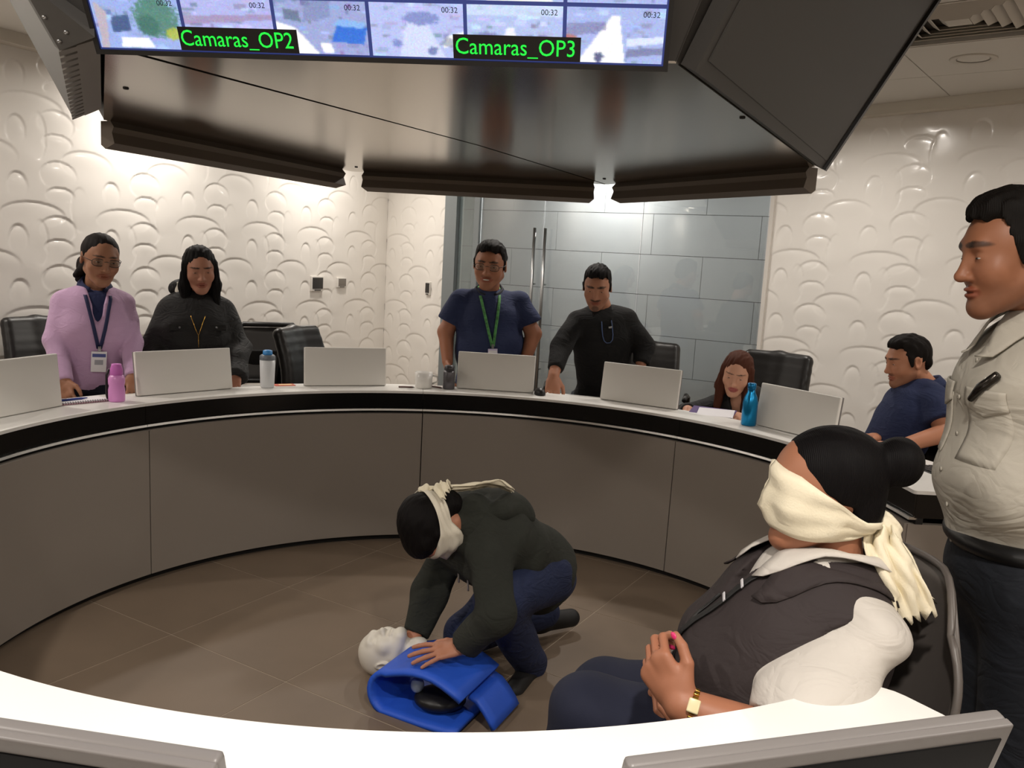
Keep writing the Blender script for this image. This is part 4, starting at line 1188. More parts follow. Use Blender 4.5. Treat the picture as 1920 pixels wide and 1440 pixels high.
def glasses(pr, m, lens=None, z=.006):
    w = pr.hd['o'].get('wide', 1.0); mb = MB()
    for sx in (-1, 1):
        c = np.array([sx * .034 * w, .094, z - .004]); pts = []
        for k in range(17):
            a = 2 * math.pi * k / 16; pts.append(pr.tr(c + np.array([.026 * math.copysign(abs(math.cos(a)) ** .7, math.cos(a)), -.006 * abs(math.cos(a)), .0165 * math.copysign(abs(math.sin(a)) ** .7, math.sin(a))])))
        mb.tube(pts, .0016, 6, False)
        mb.tube([pr.tr(np.array([sx * .059 * w, .088, z])), pr.tr(np.array([sx * .075 * w, .05, z + .002])), pr.tr(np.array([sx * .080 * w, -.015, z + .002]))], .0016, 6)
    mb.tube([pr.tr(np.array([-.010, .095, z])), pr.tr(np.array([0, .099, z + .003])), pr.tr(np.array([.010, .095, z]))], .0015, 6)
    g = pr.put(mb.build('glasses', m))
    if lens is not None:
        for sx in (-1, 1):
            mb = MB(); c = np.array([sx * .034 * w, .0935, z - .004]); k = 16
            mb.add([pr.tr(c)] + [pr.tr(c + np.array([.025 * math.cos(2*math.pi*i/k), -.006 * abs(math.cos(2*math.pi*i/k)), .0158 * math.sin(2*math.pi*i/k)])) for i in range(k)], [(0, i + 1, (i + 1) % k + 1) for i in range(k)], True)
            pr.put(mb.build('lens', lens))
def ribbon(pts, w, nrm, name, m, put, th=.0015):
    """flat strap along points"""
    pts = [np.array(p, float) for p in pts]; mb = MB(); vs = []
    for i, p in enumerate(pts):
        t = unit(pts[min(i+1, len(pts)-1)] - pts[max(i-1, 0)]); sd = unit(np.cross(t, nrm)); vs += [p - sd * w/2, p + sd * w/2]
    mb.add(vs, [(2*i, 2*i+1, 2*i+3, 2*i+2) for i in range(len(pts) - 1)], True)
    o = mb.build(name, m); md = o.modifiers.new('solid', 'SOLIDIFY'); md.thickness = th; md.offset = 0
    return put(o)
def lanyard(pr, m, drop=.33, badge=None, w=.016, badge_size=(.030, .043), xo=0.0):
    J = pr.J; fw, up, lat = pr.fw, pr.up, pr.lat
    ctr = pr.surf(xo, -drop, .008)
    for sx in (-1, 1):
        pts = [J['nk'] + lat * sx * .062 + up * .03 - fw * .02]
        for f in (.12, .22, .35, .5, .65, .8, 1.0):
            pts.append(pr.surf(xo * f + sx * (.060 * (1 - f) + .004 * f), -drop * f, .014 if f < .2 else .006))
        ribbon(pts, w, fw, 'lanyard_strap', m, pr.put)
    if badge is not None:
        bw, bh = badge_size; Rb = np.stack([lat, fw, up], 1); c = pr.surf(xo, -drop - bh - .014, .012)
        pr.put(MB().box(c, (bw, .002, bh), Rb, .0015).build('badge', badge[0]))
        pr.put(MB().box(c + fw * .0024 + up * bh * .62, (bw * .86, .0006, bh * .16), Rb).build('badge_header', badge[1]))
        pr.put(MB().box(c + fw * .0024 - up * bh * .05, (bw * .55, .0006, bh * .24), Rb).build('badge_photo', badge[2]))
        pr.put(MB().box(ctr + fw * .004, (.007, .003, .012), Rb, .002).build('badge_clip', M_STEELH))
    return ctr

def grid_mesh(rows, name, m, put, th=.003, smooth=True):
    k = len(rows[0]); mb = MB()
    mb.add([p for r in rows for p in r], [(i*k+j, i*k+j+1, (i+1)*k+j+1, (i+1)*k+j) for i in range(len(rows) - 1) for j in range(k - 1)], smooth)
    o = mb.build(name, m)
    if th:
        md = o.modifiers.new('solid', 'SOLIDIFY'); md.thickness = th; md.offset = 1
    return put(o)
def blindfold(pr, zt, zb, m, name='blindfold', nrow=11, n=72, pleat=.0025, off=.004):
    """cloth band wound round the head; zt/zb: height of its upper and lower edge at front, side and back (head axes)"""
    VV = []; QQ = []; o = 0
    for V, Q in pr.hv: VV.append(V); QQ.append(Q + o); o += len(V)
    bv = BVHTree.FromPolygons(np.concatenate(VV).tolist(), np.concatenate(QQ).tolist())
    def ip(a, t):      # t: 0 front .. 1 back
        return np.interp(t, np.linspace(0, 1, len(a)), a)
    rows = []
    for i in range(nrow):
        f = i / (nrow - 1); row = []
        for j in range(n + 1):
            a = 2 * math.pi * j / n; t = abs(((j / n * 2 + 1) % 2) - 1); t = 1 - t if False else t
            tt = t if j <= n else t
            tt = (j / n) * 2; tt = tt if tt <= 1 else 2 - tt
            z = ip(zt, tt) * (1 - f) + ip(zb, tt) * f
            d = np.array([math.sin(a), math.cos(a), 0]); c = np.array([0, -.005, z])
            h = bv.ray_cast(Vector(c + d * .25), Vector(-d), .3)
            r = (np.array(h[0]) - c) @ d if h[0] is not None else .08
            r = max(r, .045)
            row.append([a, z, r])
        rows.append(row)
    A = np.array(rows)                       # smooth the band so it bridges hollows like stretched cloth
    Rr = A[:, :, 2]
    for _ in range(5):
        Rs = (np.roll(Rr[:, :-1], 1, 1) + np.roll(Rr[:, :-1], -1, 1)) / 2; Rs = np.concatenate([Rs, Rs[:, :1]], 1); Rr = np.maximum(Rr, Rs * .995 + 0 * Rr) * .5 + Rs * .5
        Rv = Rr.copy(); Rv[1:-1] = (Rr[:-2] + Rr[2:]) / 2; Rr = np.maximum(Rr * .4 + Rv * .6, A[:, :, 2])
    out = []
    for i in range(nrow):
        f = i / (nrow - 1); row = []
        for j in range(n + 1):
            a, z = A[i, j, 0], A[i, j, 1]; tt = (j / n) * 2; tt = tt if tt <= 1 else 2 - tt
            r = Rr[i, j] + off + pleat * math.sin(f * 17 + 2.2 * math.sin(a * 2) + tt * 2) + pleat * .8 * math.sin(f * 31 + a * 3)
            if i in (0, nrow - 1): r -= off * .4
            row.append(pr.tr(np.array([math.sin(a) * r, math.cos(a) * r - .005, z])))
        out.append(row)
    return grid_mesh(out, name, m, pr.put, .002)
def cloth_strip(path, widths, side, name, m, put, waves=.006, th=.003, n=14, seed=0):
    path = [np.array(p, float) for p in path]; rows = []
    # resample
    P = []; W = []
    for i in range(len(path) - 1):
        for k in range(6):
            f = k / 6; P.append(path[i] * (1 - f) + path[i+1] * f); W.append(widths[i] * (1 - f) + widths[i+1] * f)
    P.append(path[-1]); W.append(widths[-1])
    for _ in range(2): P = [P[0]] + [(P[i-1] + P[i] * 2 + P[i+1]) / 4 for i in range(1, len(P) - 1)] + [P[-1]]
    sd = unit(side)
    for i, p in enumerate(P):
        t = unit(P[min(i+1, len(P)-1)] - P[max(i-1, 0)]); s_ = unit(sd - t * (sd @ t)); nn = np.cross(t, s_); row = []
        for j in range(n + 1):
            u = j / n - .5
            wv = waves * math.sin(u * 13 + i * .35 + seed) * (1 + .5 * math.sin(i * .5 + seed)) + waves * .5 * math.sin(u * 27 - i * .3)
            e = (.010 * math.sin(j * 1.9 + seed) if i == len(P) - 1 else 0)
            row.append(p + s_ * u * W[i] + nn * wv + t * e)
        rows.append(row)
    return grid_mesh(rows, name, m, put, th)

def flat_collar(pr, bvhs, m, r_in=.060, r_side=.098, r_point=.150, gap=.30, name='collar', lift=.028, out=.007):
    """turned-down collar lying on the shoulders, with two points at the front"""
    J = pr.J; up = pr.up; fw = pr.fw; lt = np.cross(fw, up); n = 44; rows = []
    nb = J['nk'] + unit(pr.pos - J['nk']) * .02
    for i in range(7):
        f = i / 6; row = []
        for j in range(n + 1):
            a = gap + (2 * math.pi - 2 * gap) * j / n; d0 = min(a, 2 * math.pi - a)
            ro = r_side + (r_point - r_side) * math.exp(-((d0 - gap) / .45) ** 2); r = r_in + (ro - r_in) * f
            d = fw * math.cos(a) * 1.05 + lt * math.sin(a); o0 = nb + d * r
            best = None
            for bv in bvhs:
                h = bv.ray_cast(Vector(o0 + up * .16 + fw * .02), Vector(-up - fw * .10).normalized(), .45)
                if h[0] is not None:
                    q = np.array(h[0])
                    if best is None or q @ up > best @ up: best = q
            if best is None: best = o0 - up * .05
            z0 = (nb @ up) + lift * (.6 - .8 * math.cos(a) * .5)
            if (best @ up) < z0 - .10: best = best + up * (z0 - .10 - best @ up)
            w = (1 - f) ** 1.6
            p = best + up * out; row.append(p * (1 - w) + (o0 + up * (z0 - o0 @ up)) * w)
        rows.append(row)
    return grid_mesh(rows, name, m, pr.put, .003)

# ------------------------------------------------------------------ garments and people in the room
C_LILAC = mat('lilac_knit', (190, 156, 190), rough=.9, bump=.25, weave=220, sheen=.2, var=.04, wrinkle=(11,.35))
C_NAVYS = mat('navy_cotton', (26, 34, 72), rough=.85, bump=.15, scale=500, wrinkle=(10,.4))
C_NAVYP = mat('navy_polo', (30, 40, 74), rough=.85, bump=.2, scale=450, var=.05, wrinkle=(10,.45))
C_NAVYD = mat('dark_navy_trousers', (22, 27, 44), rough=.85, bump=.12, scale=400, var=.06, wrinkle=(9,.5))
C_JEANS = mat('blue_jeans', (32, 42, 74), rough=.85, bump=.25, scale=600, var=.12, vscale=9, wrinkle=(11,.6))
C_BLACKC = mat('black_coat', (18, 17, 17), rough=.75, bump=.25, scale=90, wrinkle=(9,.8))
C_BLACKK = mat('black_knit', (15, 15, 16), rough=.9, bump=.2, weave=260, wrinkle=(10,.5))
C_BLAZER = mat('black_blazer', (20, 19, 21), rough=.8, bump=.1, scale=400, wrinkle=(9,.5))
C_GREENK = mat('dark_green_knit', (44, 46, 40), rough=.92, bump=.5, weave=170, var=.08, vscale=14, wrinkle=(9,.5))
C_VEST = mat('dark_brown_vest', (46, 38, 38), rough=.8, bump=.15, scale=300, var=.06, wrinkle=(8,.5))
C_WHITE = mat('white_cotton', (196, 190, 182), rough=.8, bump=.12, scale=350, wrinkle=(9,.45))
C_CREAM = mat('cream_gauze', (232, 222, 196), rough=.9, bump=.35, scale=260, var=.04)
C_UNIF = mat('uniform_offwhite', (176, 170, 158), rough=.75, bump=.12, scale=400, wrinkle=(6.5,.55))
C_UNIFT = mat('uniform_trousers', (20, 24, 32), rough=.85, bump=.15, scale=300, var=.05, wrinkle=(7,.5))
C_BELT = mat('black_belt', (14, 14, 15), rough=.4)
M_GLF = mat('glasses_frame', (40, 36, 34), rough=.3)
M_LENSC = glass_mat('spectacle_lens', (.85, .9, .9), refl=.10)
M_WHITEC = mat('card_white', (220, 218, 222), rough=.5); M_BLUEC = mat('card_blue', (70, 80, 140), rough=.5); M_GREYC = mat('card_grey', (150, 150, 158), rough=.5); M_LILC = mat('card_lilac', (196, 186, 214), rough=.5)
M_LANN = mat('lanyard_navy', (28, 34, 74), rough=.7); M_LANG = mat('lanyard_green', (70, 130, 70), rough=.7, var=.5, vscale=60)
M_GOLD = mat('gold', (212, 168, 80), rough=.25, metal=1.0)
M_NAIL = mat('pink_nail', (214, 52, 110), rough=.25)
BW = dict(hip=(.165, .115), waist=(.138, .105), chest=(.150, .105), bust=True, arm=.95, hand=.92)
BM = dict(hip=(.160, .115), waist=(.150, .110), chest=(.170, .115), arm=1.05, hand=1.03)
D3 = np.array([0, 0, 1.0])
def stand_legs(J, dx=.0):
    for sd in 'LR':
        h = np.array(J['hp'+sd], float); J['kn'+sd] = np.array([h[0], h[1], h[2] * .53]); J['an'+sd] = np.array([h[0], h[1] + .02, .085])
    return J

# woman in the lilac cardigan
J = dict(nk=aty(178, 541, 4.12), shR=aty(117, 569, 4.05), shL=aty(232, 572, 4.20), elR=aty(103, 640, 3.98), elL=aty(247, 640, 4.16),
         wrR=aty(121, 716, 3.88), wrL=aty(250, 706, 4.03), hpR=aty(140, 725, 4.07), hpL=aty(200, 727, 4.20))
stand_legs(J)
b = dict(BW); b.update(hip=(.175, .13), waist=(.155, .13), chest=(.160, .12), arm=1.05, lany=.03)
lil = person('woman in a lilac cardigan with glasses and a blue lanyard, standing at the desk', J,
    dict(pos=aty(188, 486, 4.06), R=head_R(222, 11, -4), s=1.02, o=dict(fem=True, wide=1.04, open=.0036, smile=.7, browt=.0036), hair=('pony', (24, 18, 17))), b,
    dict(name='cardigan', m=C_LILAC, g=.014, sg=.006, vee=.17, hem=-.02, cuff=.0, fa=.003), dict(m=C_NAVYD, waist=.06), (152, 108, 84),
    handopts=dict(R=dict(n=(-.5, -.6, .6), t=(.6, -.6, -.2)), L=dict(n=(.6, -.4, .6), t=(-.5, -.5, -.2))))
# navy shirt shows at neck and hem
s = Sdf(); torso(s, lil.J, b, .004); nd = unit(lil.pos - lil.J['nk']); s.cap(lil.J['nk'], lil.J['nk'] + nd * .2, .056, k=.01, sub=True)
hm = (lil.J['hpL'] + lil.J['hpR']) / 2; s.cut(hm - lil.up * .07, -lil.up)
V, Q = s.mesh(.010); lil.put(link('undershirt', mesh_from('undershirt', [(V, Q)], C_NAVYS)))
collar(lil, C_NAVYS, gap=.5); glasses(lil, M_GLF, M_LENSC)
lanyard(lil, M_LANN, drop=.27, xo=-.01, badge=(M_WHITEC, M_BLUEC, M_GREYC), badge_size=(.034, .050))

# woman in the black hooded jacket
J = dict(nk=aty(365, 556, 4.47), shR=aty(318, 584, 4.42), shL=aty(420, 590, 4.54), elR=aty(287, 655, 4.34), elL=aty(446, 655, 4.47),
         wrR=aty(312, 702, 4.20), wrL=aty(440, 706, 4.25), hpR=aty(335, 735, 4.42), hpL=aty(398, 738, 4.52))
stand_legs(J)
bk = person('woman with long black hair in a black hooded jacket', J,
    dict(pos=aty(374, 505, 4.40), R=head_R(208, 13, 3), s=.98, o=dict(fem=True, jaw=.95, open=.0026, hairlen=.27, browt=.0036), hair=('long', (14, 12, 12))), BW,
    dict(name='jacket', m=C_BLACKC, g=.040, sg=.030, hem=-.12, cuff=-.05, fa=.007, ff=45, seed=3), dict(m=C_NAVYD), (162, 114, 92),
    handopts=dict(R=dict(n=(0, -.6, .7), t=(.8, 0, 0)), L=dict(n=(0, -.6, .7), t=(-.8, 0, 0))))
s = Sdf(); nk = bk.J['nk']
for i in range(9):                                   # folded hood with pale lining
    a0 = math.pi * (.15 + .7 * i / 9) ; a1 = math.pi * (.15 + .7 * (i + 1) / 9)
    f = lambda a: nk + bk.lat * .105 * math.cos(a) - bk.fw * (.085 * math.sin(a)) + bk.up * (.03 + .02 * math.sin(a)) + bk.fw * .02
    s.cap(f(a0), f(a1), .036, k=.02)
V, Q = s.mesh(.008, folds((0, 0, 1), 60, .004, 2)); bk.put(link('hood', mesh_from('hood', [(V, Q)], C_BLACKC)))
s = Sdf(); p0 = nk + bk.lat * .085 + bk.up * .055 - bk.fw * .01; s.cap(p0, nk + bk.lat * .082 + bk.fw * .075 - bk.up * .03, .020, .014, k=.01); V, Q = s.mesh(.006, folds((1, 0, 1), 120, .003)); bk.put(link('hood_lining', mesh_from('hood_lining', [(V, Q)], mat('hood_lining', (205, 200, 188), rough=.9, bump=.4, scale=200))))
cpt = bk.surf(0, -.16, .006)
bk.put(MB().tube([cpt + bk.lat * .035 + bk.up * .07, cpt + bk.lat * .012, cpt - bk.up * .03 + bk.fw * .01, cpt - bk.lat * .012, cpt - bk.lat * .035 + bk.up * .07], .0018, 6).tube([cpt - bk.up * .03 + bk.fw * .01, cpt - bk.up * .09 + bk.fw * .015], .0018, 6).build('necklace', M_GOLD))
hmj = (bk.J['hpL'] + bk.J['hpR']) / 2
for sx in (-1, 1):
    c = bk.surf(sx * .09, -.15, .002)
    Rb = np.stack([bk.lat, bk.fw, bk.up], 1); bk.put(MB().box(c, (.05, .006, .018), Rb, .004).build('pocket_flap', C_BLACKC)); bk.put(MB().lathe([(.006, -.002), (.006, .002)], (0, 0, 0), 10).build('snap_button', M_STEELH, None, c + bk.fw * .008, (math.pi/2, 0, 0)))

# man in the navy polo shirt with glasses
J = dict(nk=aty(917, 546, 4.95), shR=aty(864, 566, 4.93), shL=aty(973, 570, 4.96), elR=aty(836, 622, 4.92), elL=aty(1000, 626, 4.95),
         wrR=aty(839, 678, 4.83), wrL=aty(984, 680, 4.86), hpR=aty(878, 722, 4.95), hpL=aty(956, 724, 4.97))
stand_legs(J)
b = dict(BM); b.update(hip=(.185, .14), waist=(.190, .15), chest=(.185, .135), belly=.03, arm=1.15, lany=.035)
polo = person('smiling man with glasses in a navy polo shirt and green lanyard', J,
    dict(pos=aty(919, 497, 4.88), R=head_R(172, 9, -3), s=1.10, o=dict(wide=1.08, jaw=1.08, smile=1.0, open=.003, moust=.25, beard=.15), hair=('short', (22, 18, 17))), b,
    dict(name='polo_shirt', m=C_NAVYP, g=.016, sg=.022, sleeve='short', frac=.70, hem=-.06, fa=.004, ff=40, seed=4), dict(m=C_UNIFT, waist=.02), (164, 112, 86), short=1)
collar(polo, mat('dark_collar', (18, 20, 32), rough=.8), r0=.080, r1=.072, hgt=.022, gap=.35); glasses(polo, M_GLF, M_LENSC)
V, Q, C = ellipsoid((0, .0895, -.0628), np.array([.017, .005, .0036]), np.array([.75, .72, .66]), 8, 14); polo.put(link('teeth', mesh_from('teeth', [(polo.tr(V), Q, 0, C)], M_EYE)))
lanyard(polo, M_LANG, drop=.30, xo=-.01, badge=(M_LILC, M_WHITEC, M_GREYC), badge_size=(.027, .044))

# man in the black sweater leaning on the desk
J = dict(nk=aty(1127, 573, 4.86), shR=aty(1081, 603, 4.83), shL=aty(1177, 602, 4.88), elR=aty(1052, 650, 4.72), elL=aty(1210, 650, 4.90),
         wrR=aty(1038, 705, 4.55), wrL=aty(1200, 690, 4.85), hpR=aty(1100, 742, 5.02), hpL=aty(1165, 744, 5.05))
stand_legs(J)
blk = person('man with a goatee in a black sweater leaning one hand on the desk', J,
    dict(pos=aty(1120, 538, 4.76), R=head_R(170, 20, 0), s=1.0, o=dict(open=.0026, moust=.75, beard=.25, goatee=.7, browt=.006), hair=('short', (18, 15, 15))), BM,
    dict(name='sweater', m=C_BLACKK, g=.018, sg=.014, cuff=.22, hem=-.03, fa=.005, ff=48, seed=6), dict(m=C_UNIFT, waist=.03), (170, 120, 95),
    handopts=dict(R=dict(d=(-.05, -.5, -.85), n=(0, -.85, .5), t=(.9, -.1, .1), spread=.22, curl=(.15, .2, .15))))
cn = blk.surf(0, -.06, .004)
blk.put(MB().tube([blk.surf(x, z, .005) for x, z in ((.028, -.05), (.030, -.09), (.030, -.13), (.024, -.158), (.010, -.172), (-.010, -.172), (-.024, -.158), (-.030, -.13), (-.030, -.09), (-.028, -.05))], .003, 6).build('earphone_cable', mat('cable_blue', (70, 90, 130), rough=.5)))
blk.put(MB().box(blk.surf(-.018, -.085, .008), (.010, .004, .006), np.stack([blk.lat, blk.fw, blk.up], 1), .002).build('hanging_glasses', M_STEELH))

# seated woman in the black blazer
J = dict(nk=aty(1392, 742, 4.42), shR=aty(1340, 762, 4.48), shL=aty(1436, 770, 4.36), elR=aty(1287, 775, 4.40), elL=aty(1440, 835, 4.24),
         wrR=aty(1290, 770, 4.18), wrL=aty(1398, 786, 4.06))
hc = np.array([1.32, 4.55, .55]); J.update(hpR=hc + np.array([-.07, .06, 0]), hpL=hc + np.array([.07, -.06, 0]))
J.update(knR=hc + np.array([-.42, -.22, .0]), knL=hc + np.array([-.24, -.38, .0]), anR=np.array([.87, 4.40, .085]), anL=np.array([1.06, 4.22, .085]))
b = dict(BW); b.update(waist=(.125, .10), chest=(.14, .10), arm=.9)
sw = person('seated woman with brown hair in a black blazer reading papers', J,
    dict(pos=aty(1382, 700, 4.34), R=head_R(158, 17, -6), s=.93, o=dict(fem=True, jaw=.92, open=.0030, hairlen=.14, lip=(160, 84, 80), browt=.0034), hair=('long', (78, 44, 32))), b,
    dict(name='blazer', m=C_BLAZER, g=.014, vee=.22, hem=-.1, fa=.004, seed=2), dict(m=C_UNIFT), (198, 148, 122),
    handopts=dict(R=dict(d=(-.1, -.9, -.35), n=(0, -.3, .9), t=(.9, 0, 0), curl=(.4, .5, .3)), L=dict(d=(-.7, -.6, .2), n=(.2, -.5, .8), t=(-.3, .2, .9), curl=(.5, .6, .4))))
bdg = sw.surf(-.02, -.18, .008)
ribbon([sw.J['nk'] + sw.lat * .05 + sw.fw * .07 - sw.up * .02, sw.J['nk'] + sw.lat * .03 + sw.fw * .12 - sw.up * .1, bdg], .010, sw.fw, 'lanyard_strap', M_LANN, sw.put)
sw.put(MB().box(bdg - sw.up * .03, (.012, .002, .03), np.stack([sw.lat, sw.fw, sw.up], 1), .001).build('badge', M_WHITEC))

# seated man in the navy polo seen in profile
J = dict(nk=aty(1738, 728, 3.92), shL=aty(1750, 750, 3.78), shR=aty(1722, 738, 4.08), elL=aty(1772, 812, 3.68), elR=aty(1722, 835, 4.12),
         wrL=aty(1685, 838, 3.52), wrR=aty(1650, 822, 3.86))
hc = np.array([1.76, 3.90, .56]); J.update(hpL=hc + np.array([0, -.09, 0]), hpR=hc + np.array([-.02, .09, 0]))
J.update(knL=hc + np.array([-.42, -.14, .02]), knR=hc + np.array([-.42, .12, .02]), anL=np.array([1.36, 3.76, .085]), anR=np.array([1.36, 4.0, .085]))
b = dict(BM); b.update(waist=(.15, .115), chest=(.165, .12), hip=(.165, .12), belly=.0)
sm_ = person('man in a navy polo shirt seated in profile at the right of the desk', J,
    dict(pos=aty(1702, 678, 3.92), R=head_R(93, 12, 0), s=.99, o=dict(open=.0030, beard=.35, moust=.35, nose=1.1), hair=('short', (22, 18, 16))), b,
    dict(name='polo_shirt', m=C_NAVYP, g=.014, sg=.020, sleeve='short', frac=.66, hem=-.1, fa=.004, seed=8), dict(m=C_NAVYD), (176, 122, 94), short=1,
    handopts=dict(L=dict(d=(-1, -.05, -.1), n=(0, -.3, .9), t=(0, .8, .2)), R=dict(d=(-1, -.1, .1), n=(0, .2, .9), t=(0, -.8, .2))))
collar(sm_, C_NAVYP, gap=.4, hgt=.035)

# ------------------------------------------------------------------ officer standing at the right edge
J = dict(nk=aty(1962, 600, 1.68), shL=aty(2060, 690, 1.53), shR=aty(1918, 655, 1.83), elL=aty(2130, 880, 1.45), elR=aty(1950, 850, 2.00),
         wrL=aty(2080, 1060, 1.47), wrR=aty(1955, 1010, 2.02), hpL=aty(1965, 1090, 1.60), hpR=aty(1893, 1075, 1.75))
stand_legs(J)
b = dict(BM); b.update(hip=(.165, .130), waist=(.165, .140), chest=(.170, .122), belly=.018)
off = person('officer in a white uniform shirt and dark trousers standing at the right edge', J,
    dict(pos=aty(1904, 478, 1.66), R=head_R(85, 10, 0), s=.99, o=dict(open=.0036, beard=.25, nose=1.25, browt=.0058, jaw=1.04), hair=('short', (20, 17, 15))), b,
    dict(name='uniform_shirt', m=C_UNIF, g=.020, sg=.022, hem=.075, cuff=.0, fa=.010, ff=30, seed=9, h=.0055), dict(m=C_UNIFT, waist=.11, g=.018, thigh=.095), (146, 97, 71), near=True)
flat_collar(off, [off.bvh], C_UNIF, .058, .096, .140, .25, 'collar', .030, .008)
s = Sdf(); hm, sm, up, lat, fw, lh, fh = frame_of(off.J); s.ell(hm + up * .085, (.165 + .026, .130 + .028, .05), np.stack([lh, fh, up], 1), k=.01)
s.cut(hm + up * .105, up); s.cut(hm + up * .065, -up); V, Q = s.mesh(.006); off.put(link('belt', mesh_from('belt', [(V, Q)], C_BELT)))
Rb = np.stack([lat, fw, up], 1)
for sx in (-1, 1):
    x0, x1 = (-.135, -.035) if sx < 0 else (.035, .125)
    patch(off, x0, x1, -.275, -.150, 'pocket', C_UNIF, .001, .002)
    patch(off, x0 - .002, x1 + .002, -.165, -.128, 'pocket_flap', C_UNIF, .004, .003, round_=.018)
for k in range(6):
    c = off.surf(0, -.08 - k * .075, .002); off.put(MB().lathe([(.005, -.001), (.005, .001)], (0, 0, 0), 10).build('button', C_UNIF, None, c, (math.pi/2, 0, math.atan2(fw[1], fw[0]) + math.pi/2)))
c0, c1 = off.surf(-.070, -.150, .010), off.surf(-.120, -.095, .014)
off.put(MB().tube([c0, (c0 + c1) / 2 + fw * .006, c1], [.006, .009, .008], 8).build('pen_clip', mat('whistle_dark', (52, 48, 44), rough=.25, metal=.8)))

# ------------------------------------------------------------------ seated woman with the cream blindfold, near right
F8 = unit(np.array([-.96, -.26, 0])); R8 = np.array([F8[1], -F8[0], 0])
J = dict(nk=aty(1570, 1080, 1.56), shL=aty(1606, 1196, 1.42), shR=aty(1470, 1150, 1.70), elL=aty(1470, 1395, 1.31), elR=aty(1345, 1290, 1.80),
         wrL=aty(1278, 1322, 1.36), wrR=aty(1262, 1250, 1.60))
hc = np.array([.52, 1.545, .535]); J.update(hpL=hc - R8 * .095, hpR=hc + R8 * .095, knL=aty(1105, 1338, 1.60), knR=aty(1135, 1300, 1.84))
J.update(anL=np.array([.10, 1.63, .085]), anR=np.array([.12, 1.86, .085]))
b = dict(BW); b.update(hip=(.185, .15), waist=(.165, .158), chest=(.160, .130), belly=.045, arm=1.12, hand=.95)
bl = person('woman in a dark vest with a cream blindfold, seated near the camera', J,
    dict(pos=aty(1545, 918, 1.545), R=head_R(84, 2, 0), s=1.02, o=dict(fem=True, eyes=False, wide=1.05, ears=False), hair=('bun', (13, 11, 12))), b,
    dict(name='polo_shirt', m=C_WHITE, g=.008, sg=.026, sleeve='short', frac=.97, hem=-.10, fa=.011, ff=38, seed=12, neck=.050), dict(m=mat('navy_jeans', (24, 28, 48), rough=.85, bump=.15, scale=500, var=.06), g=.016, thigh=.096), (160, 108, 82), near=True,
    handopts=dict(L=dict(d=(-.42, .35, .50), n=(-.55, -.72, .1), t=(-.2, .3, .9), curl=(.75, .95, .6), spread=.02), R=dict(d=(-.45, -.75, -.15), n=(-.75, .25, .5), t=(.1, .1, .95), curl=(.5, .7, .5), spread=.03)), short=0)
bl.bvh0 = bl.bvh; s = Sdf(); torso(s, bl.J, b, .026); nd = unit(bl.pos - bl.J['nk'])
s.cap(bl.J['nk'] - nd * .020, bl.J['nk'] + nd * .2, .074, k=.012, sub=True)
s.cap(bl.J['nk'] + bl.fw * .085 + bl.up * .02, bl.J['nk'] + bl.fw * .185 - bl.up * .10, .060, .008, k=.008, sub=True)
for sd, q in (('L', -1), ('R', 1)):
    s.cap(bl.J['sh'+sd] + bl.lat * q * .060 - bl.up * .035, bl.J['sh'+sd] + bl.lat * q * .20 - bl.up * .10, .078, .12, k=.012, sub=True)
hm, sm, up, lat, fw, lh, fh = frame_of(bl.J); s.cut(hm - up * .06, -up)
V, Q = s.mesh(.006, folds(up, 34, .005, 14)); bl.put(link('vest', mesh_from('vest', [(V, Q)], C_VEST))); bl.bvh = BVHTree.FromPolygons(V.tolist(), Q.tolist())
flat_collar(bl, [bl.bvh0, bl.bvh], C_VEST, .090, .130, .190, .50, 'vest_collar', .000, .003)
flat_collar(bl, [bl.bvh0, bl.bvh], C_WHITE, .056, .106, .168, .30, 'collar', .052, .019)
blindfold(bl, (.052, .036, -.002, -.042, -.052), (-.070, -.080, -.084, -.080, -.074), C_CREAM)
kn = bl.tr(np.array([0, -.112, -.062]))
s = Sdf(); s.ell(kn, (.020, .020, .026), k=.01); s.ell(kn + np.array([.014, -.006, -.018]), (.016, .018, .028), k=.01); V, Q = s.mesh(.004, folds((1, 0, 1), 260, .003)); bl.put(link('scarf_knot', mesh_from('scarf_knot', [(V, Q)], C_CREAM)))
cloth_strip([kn, aty(1650, 1015, 1.50), aty(1672, 1065, 1.47), aty(1700, 1110, 1.46), aty(1712, 1160, 1.46)], [.030, .062, .078, .072, .085], (1, 0, .55), 'scarf_tail', C_CREAM, bl.put, .009, n=18)
cloth_strip([kn, aty(1668, 1010, 1.53), aty(1692, 1060, 1.52), aty(1712, 1110, 1.51), aty(1742, 1132, 1.50)], [.022, .040, .045, .05, .03], (1, 0, .3), 'scarf_tail', C_CREAM, bl.put, .007, n=12, seed=3)
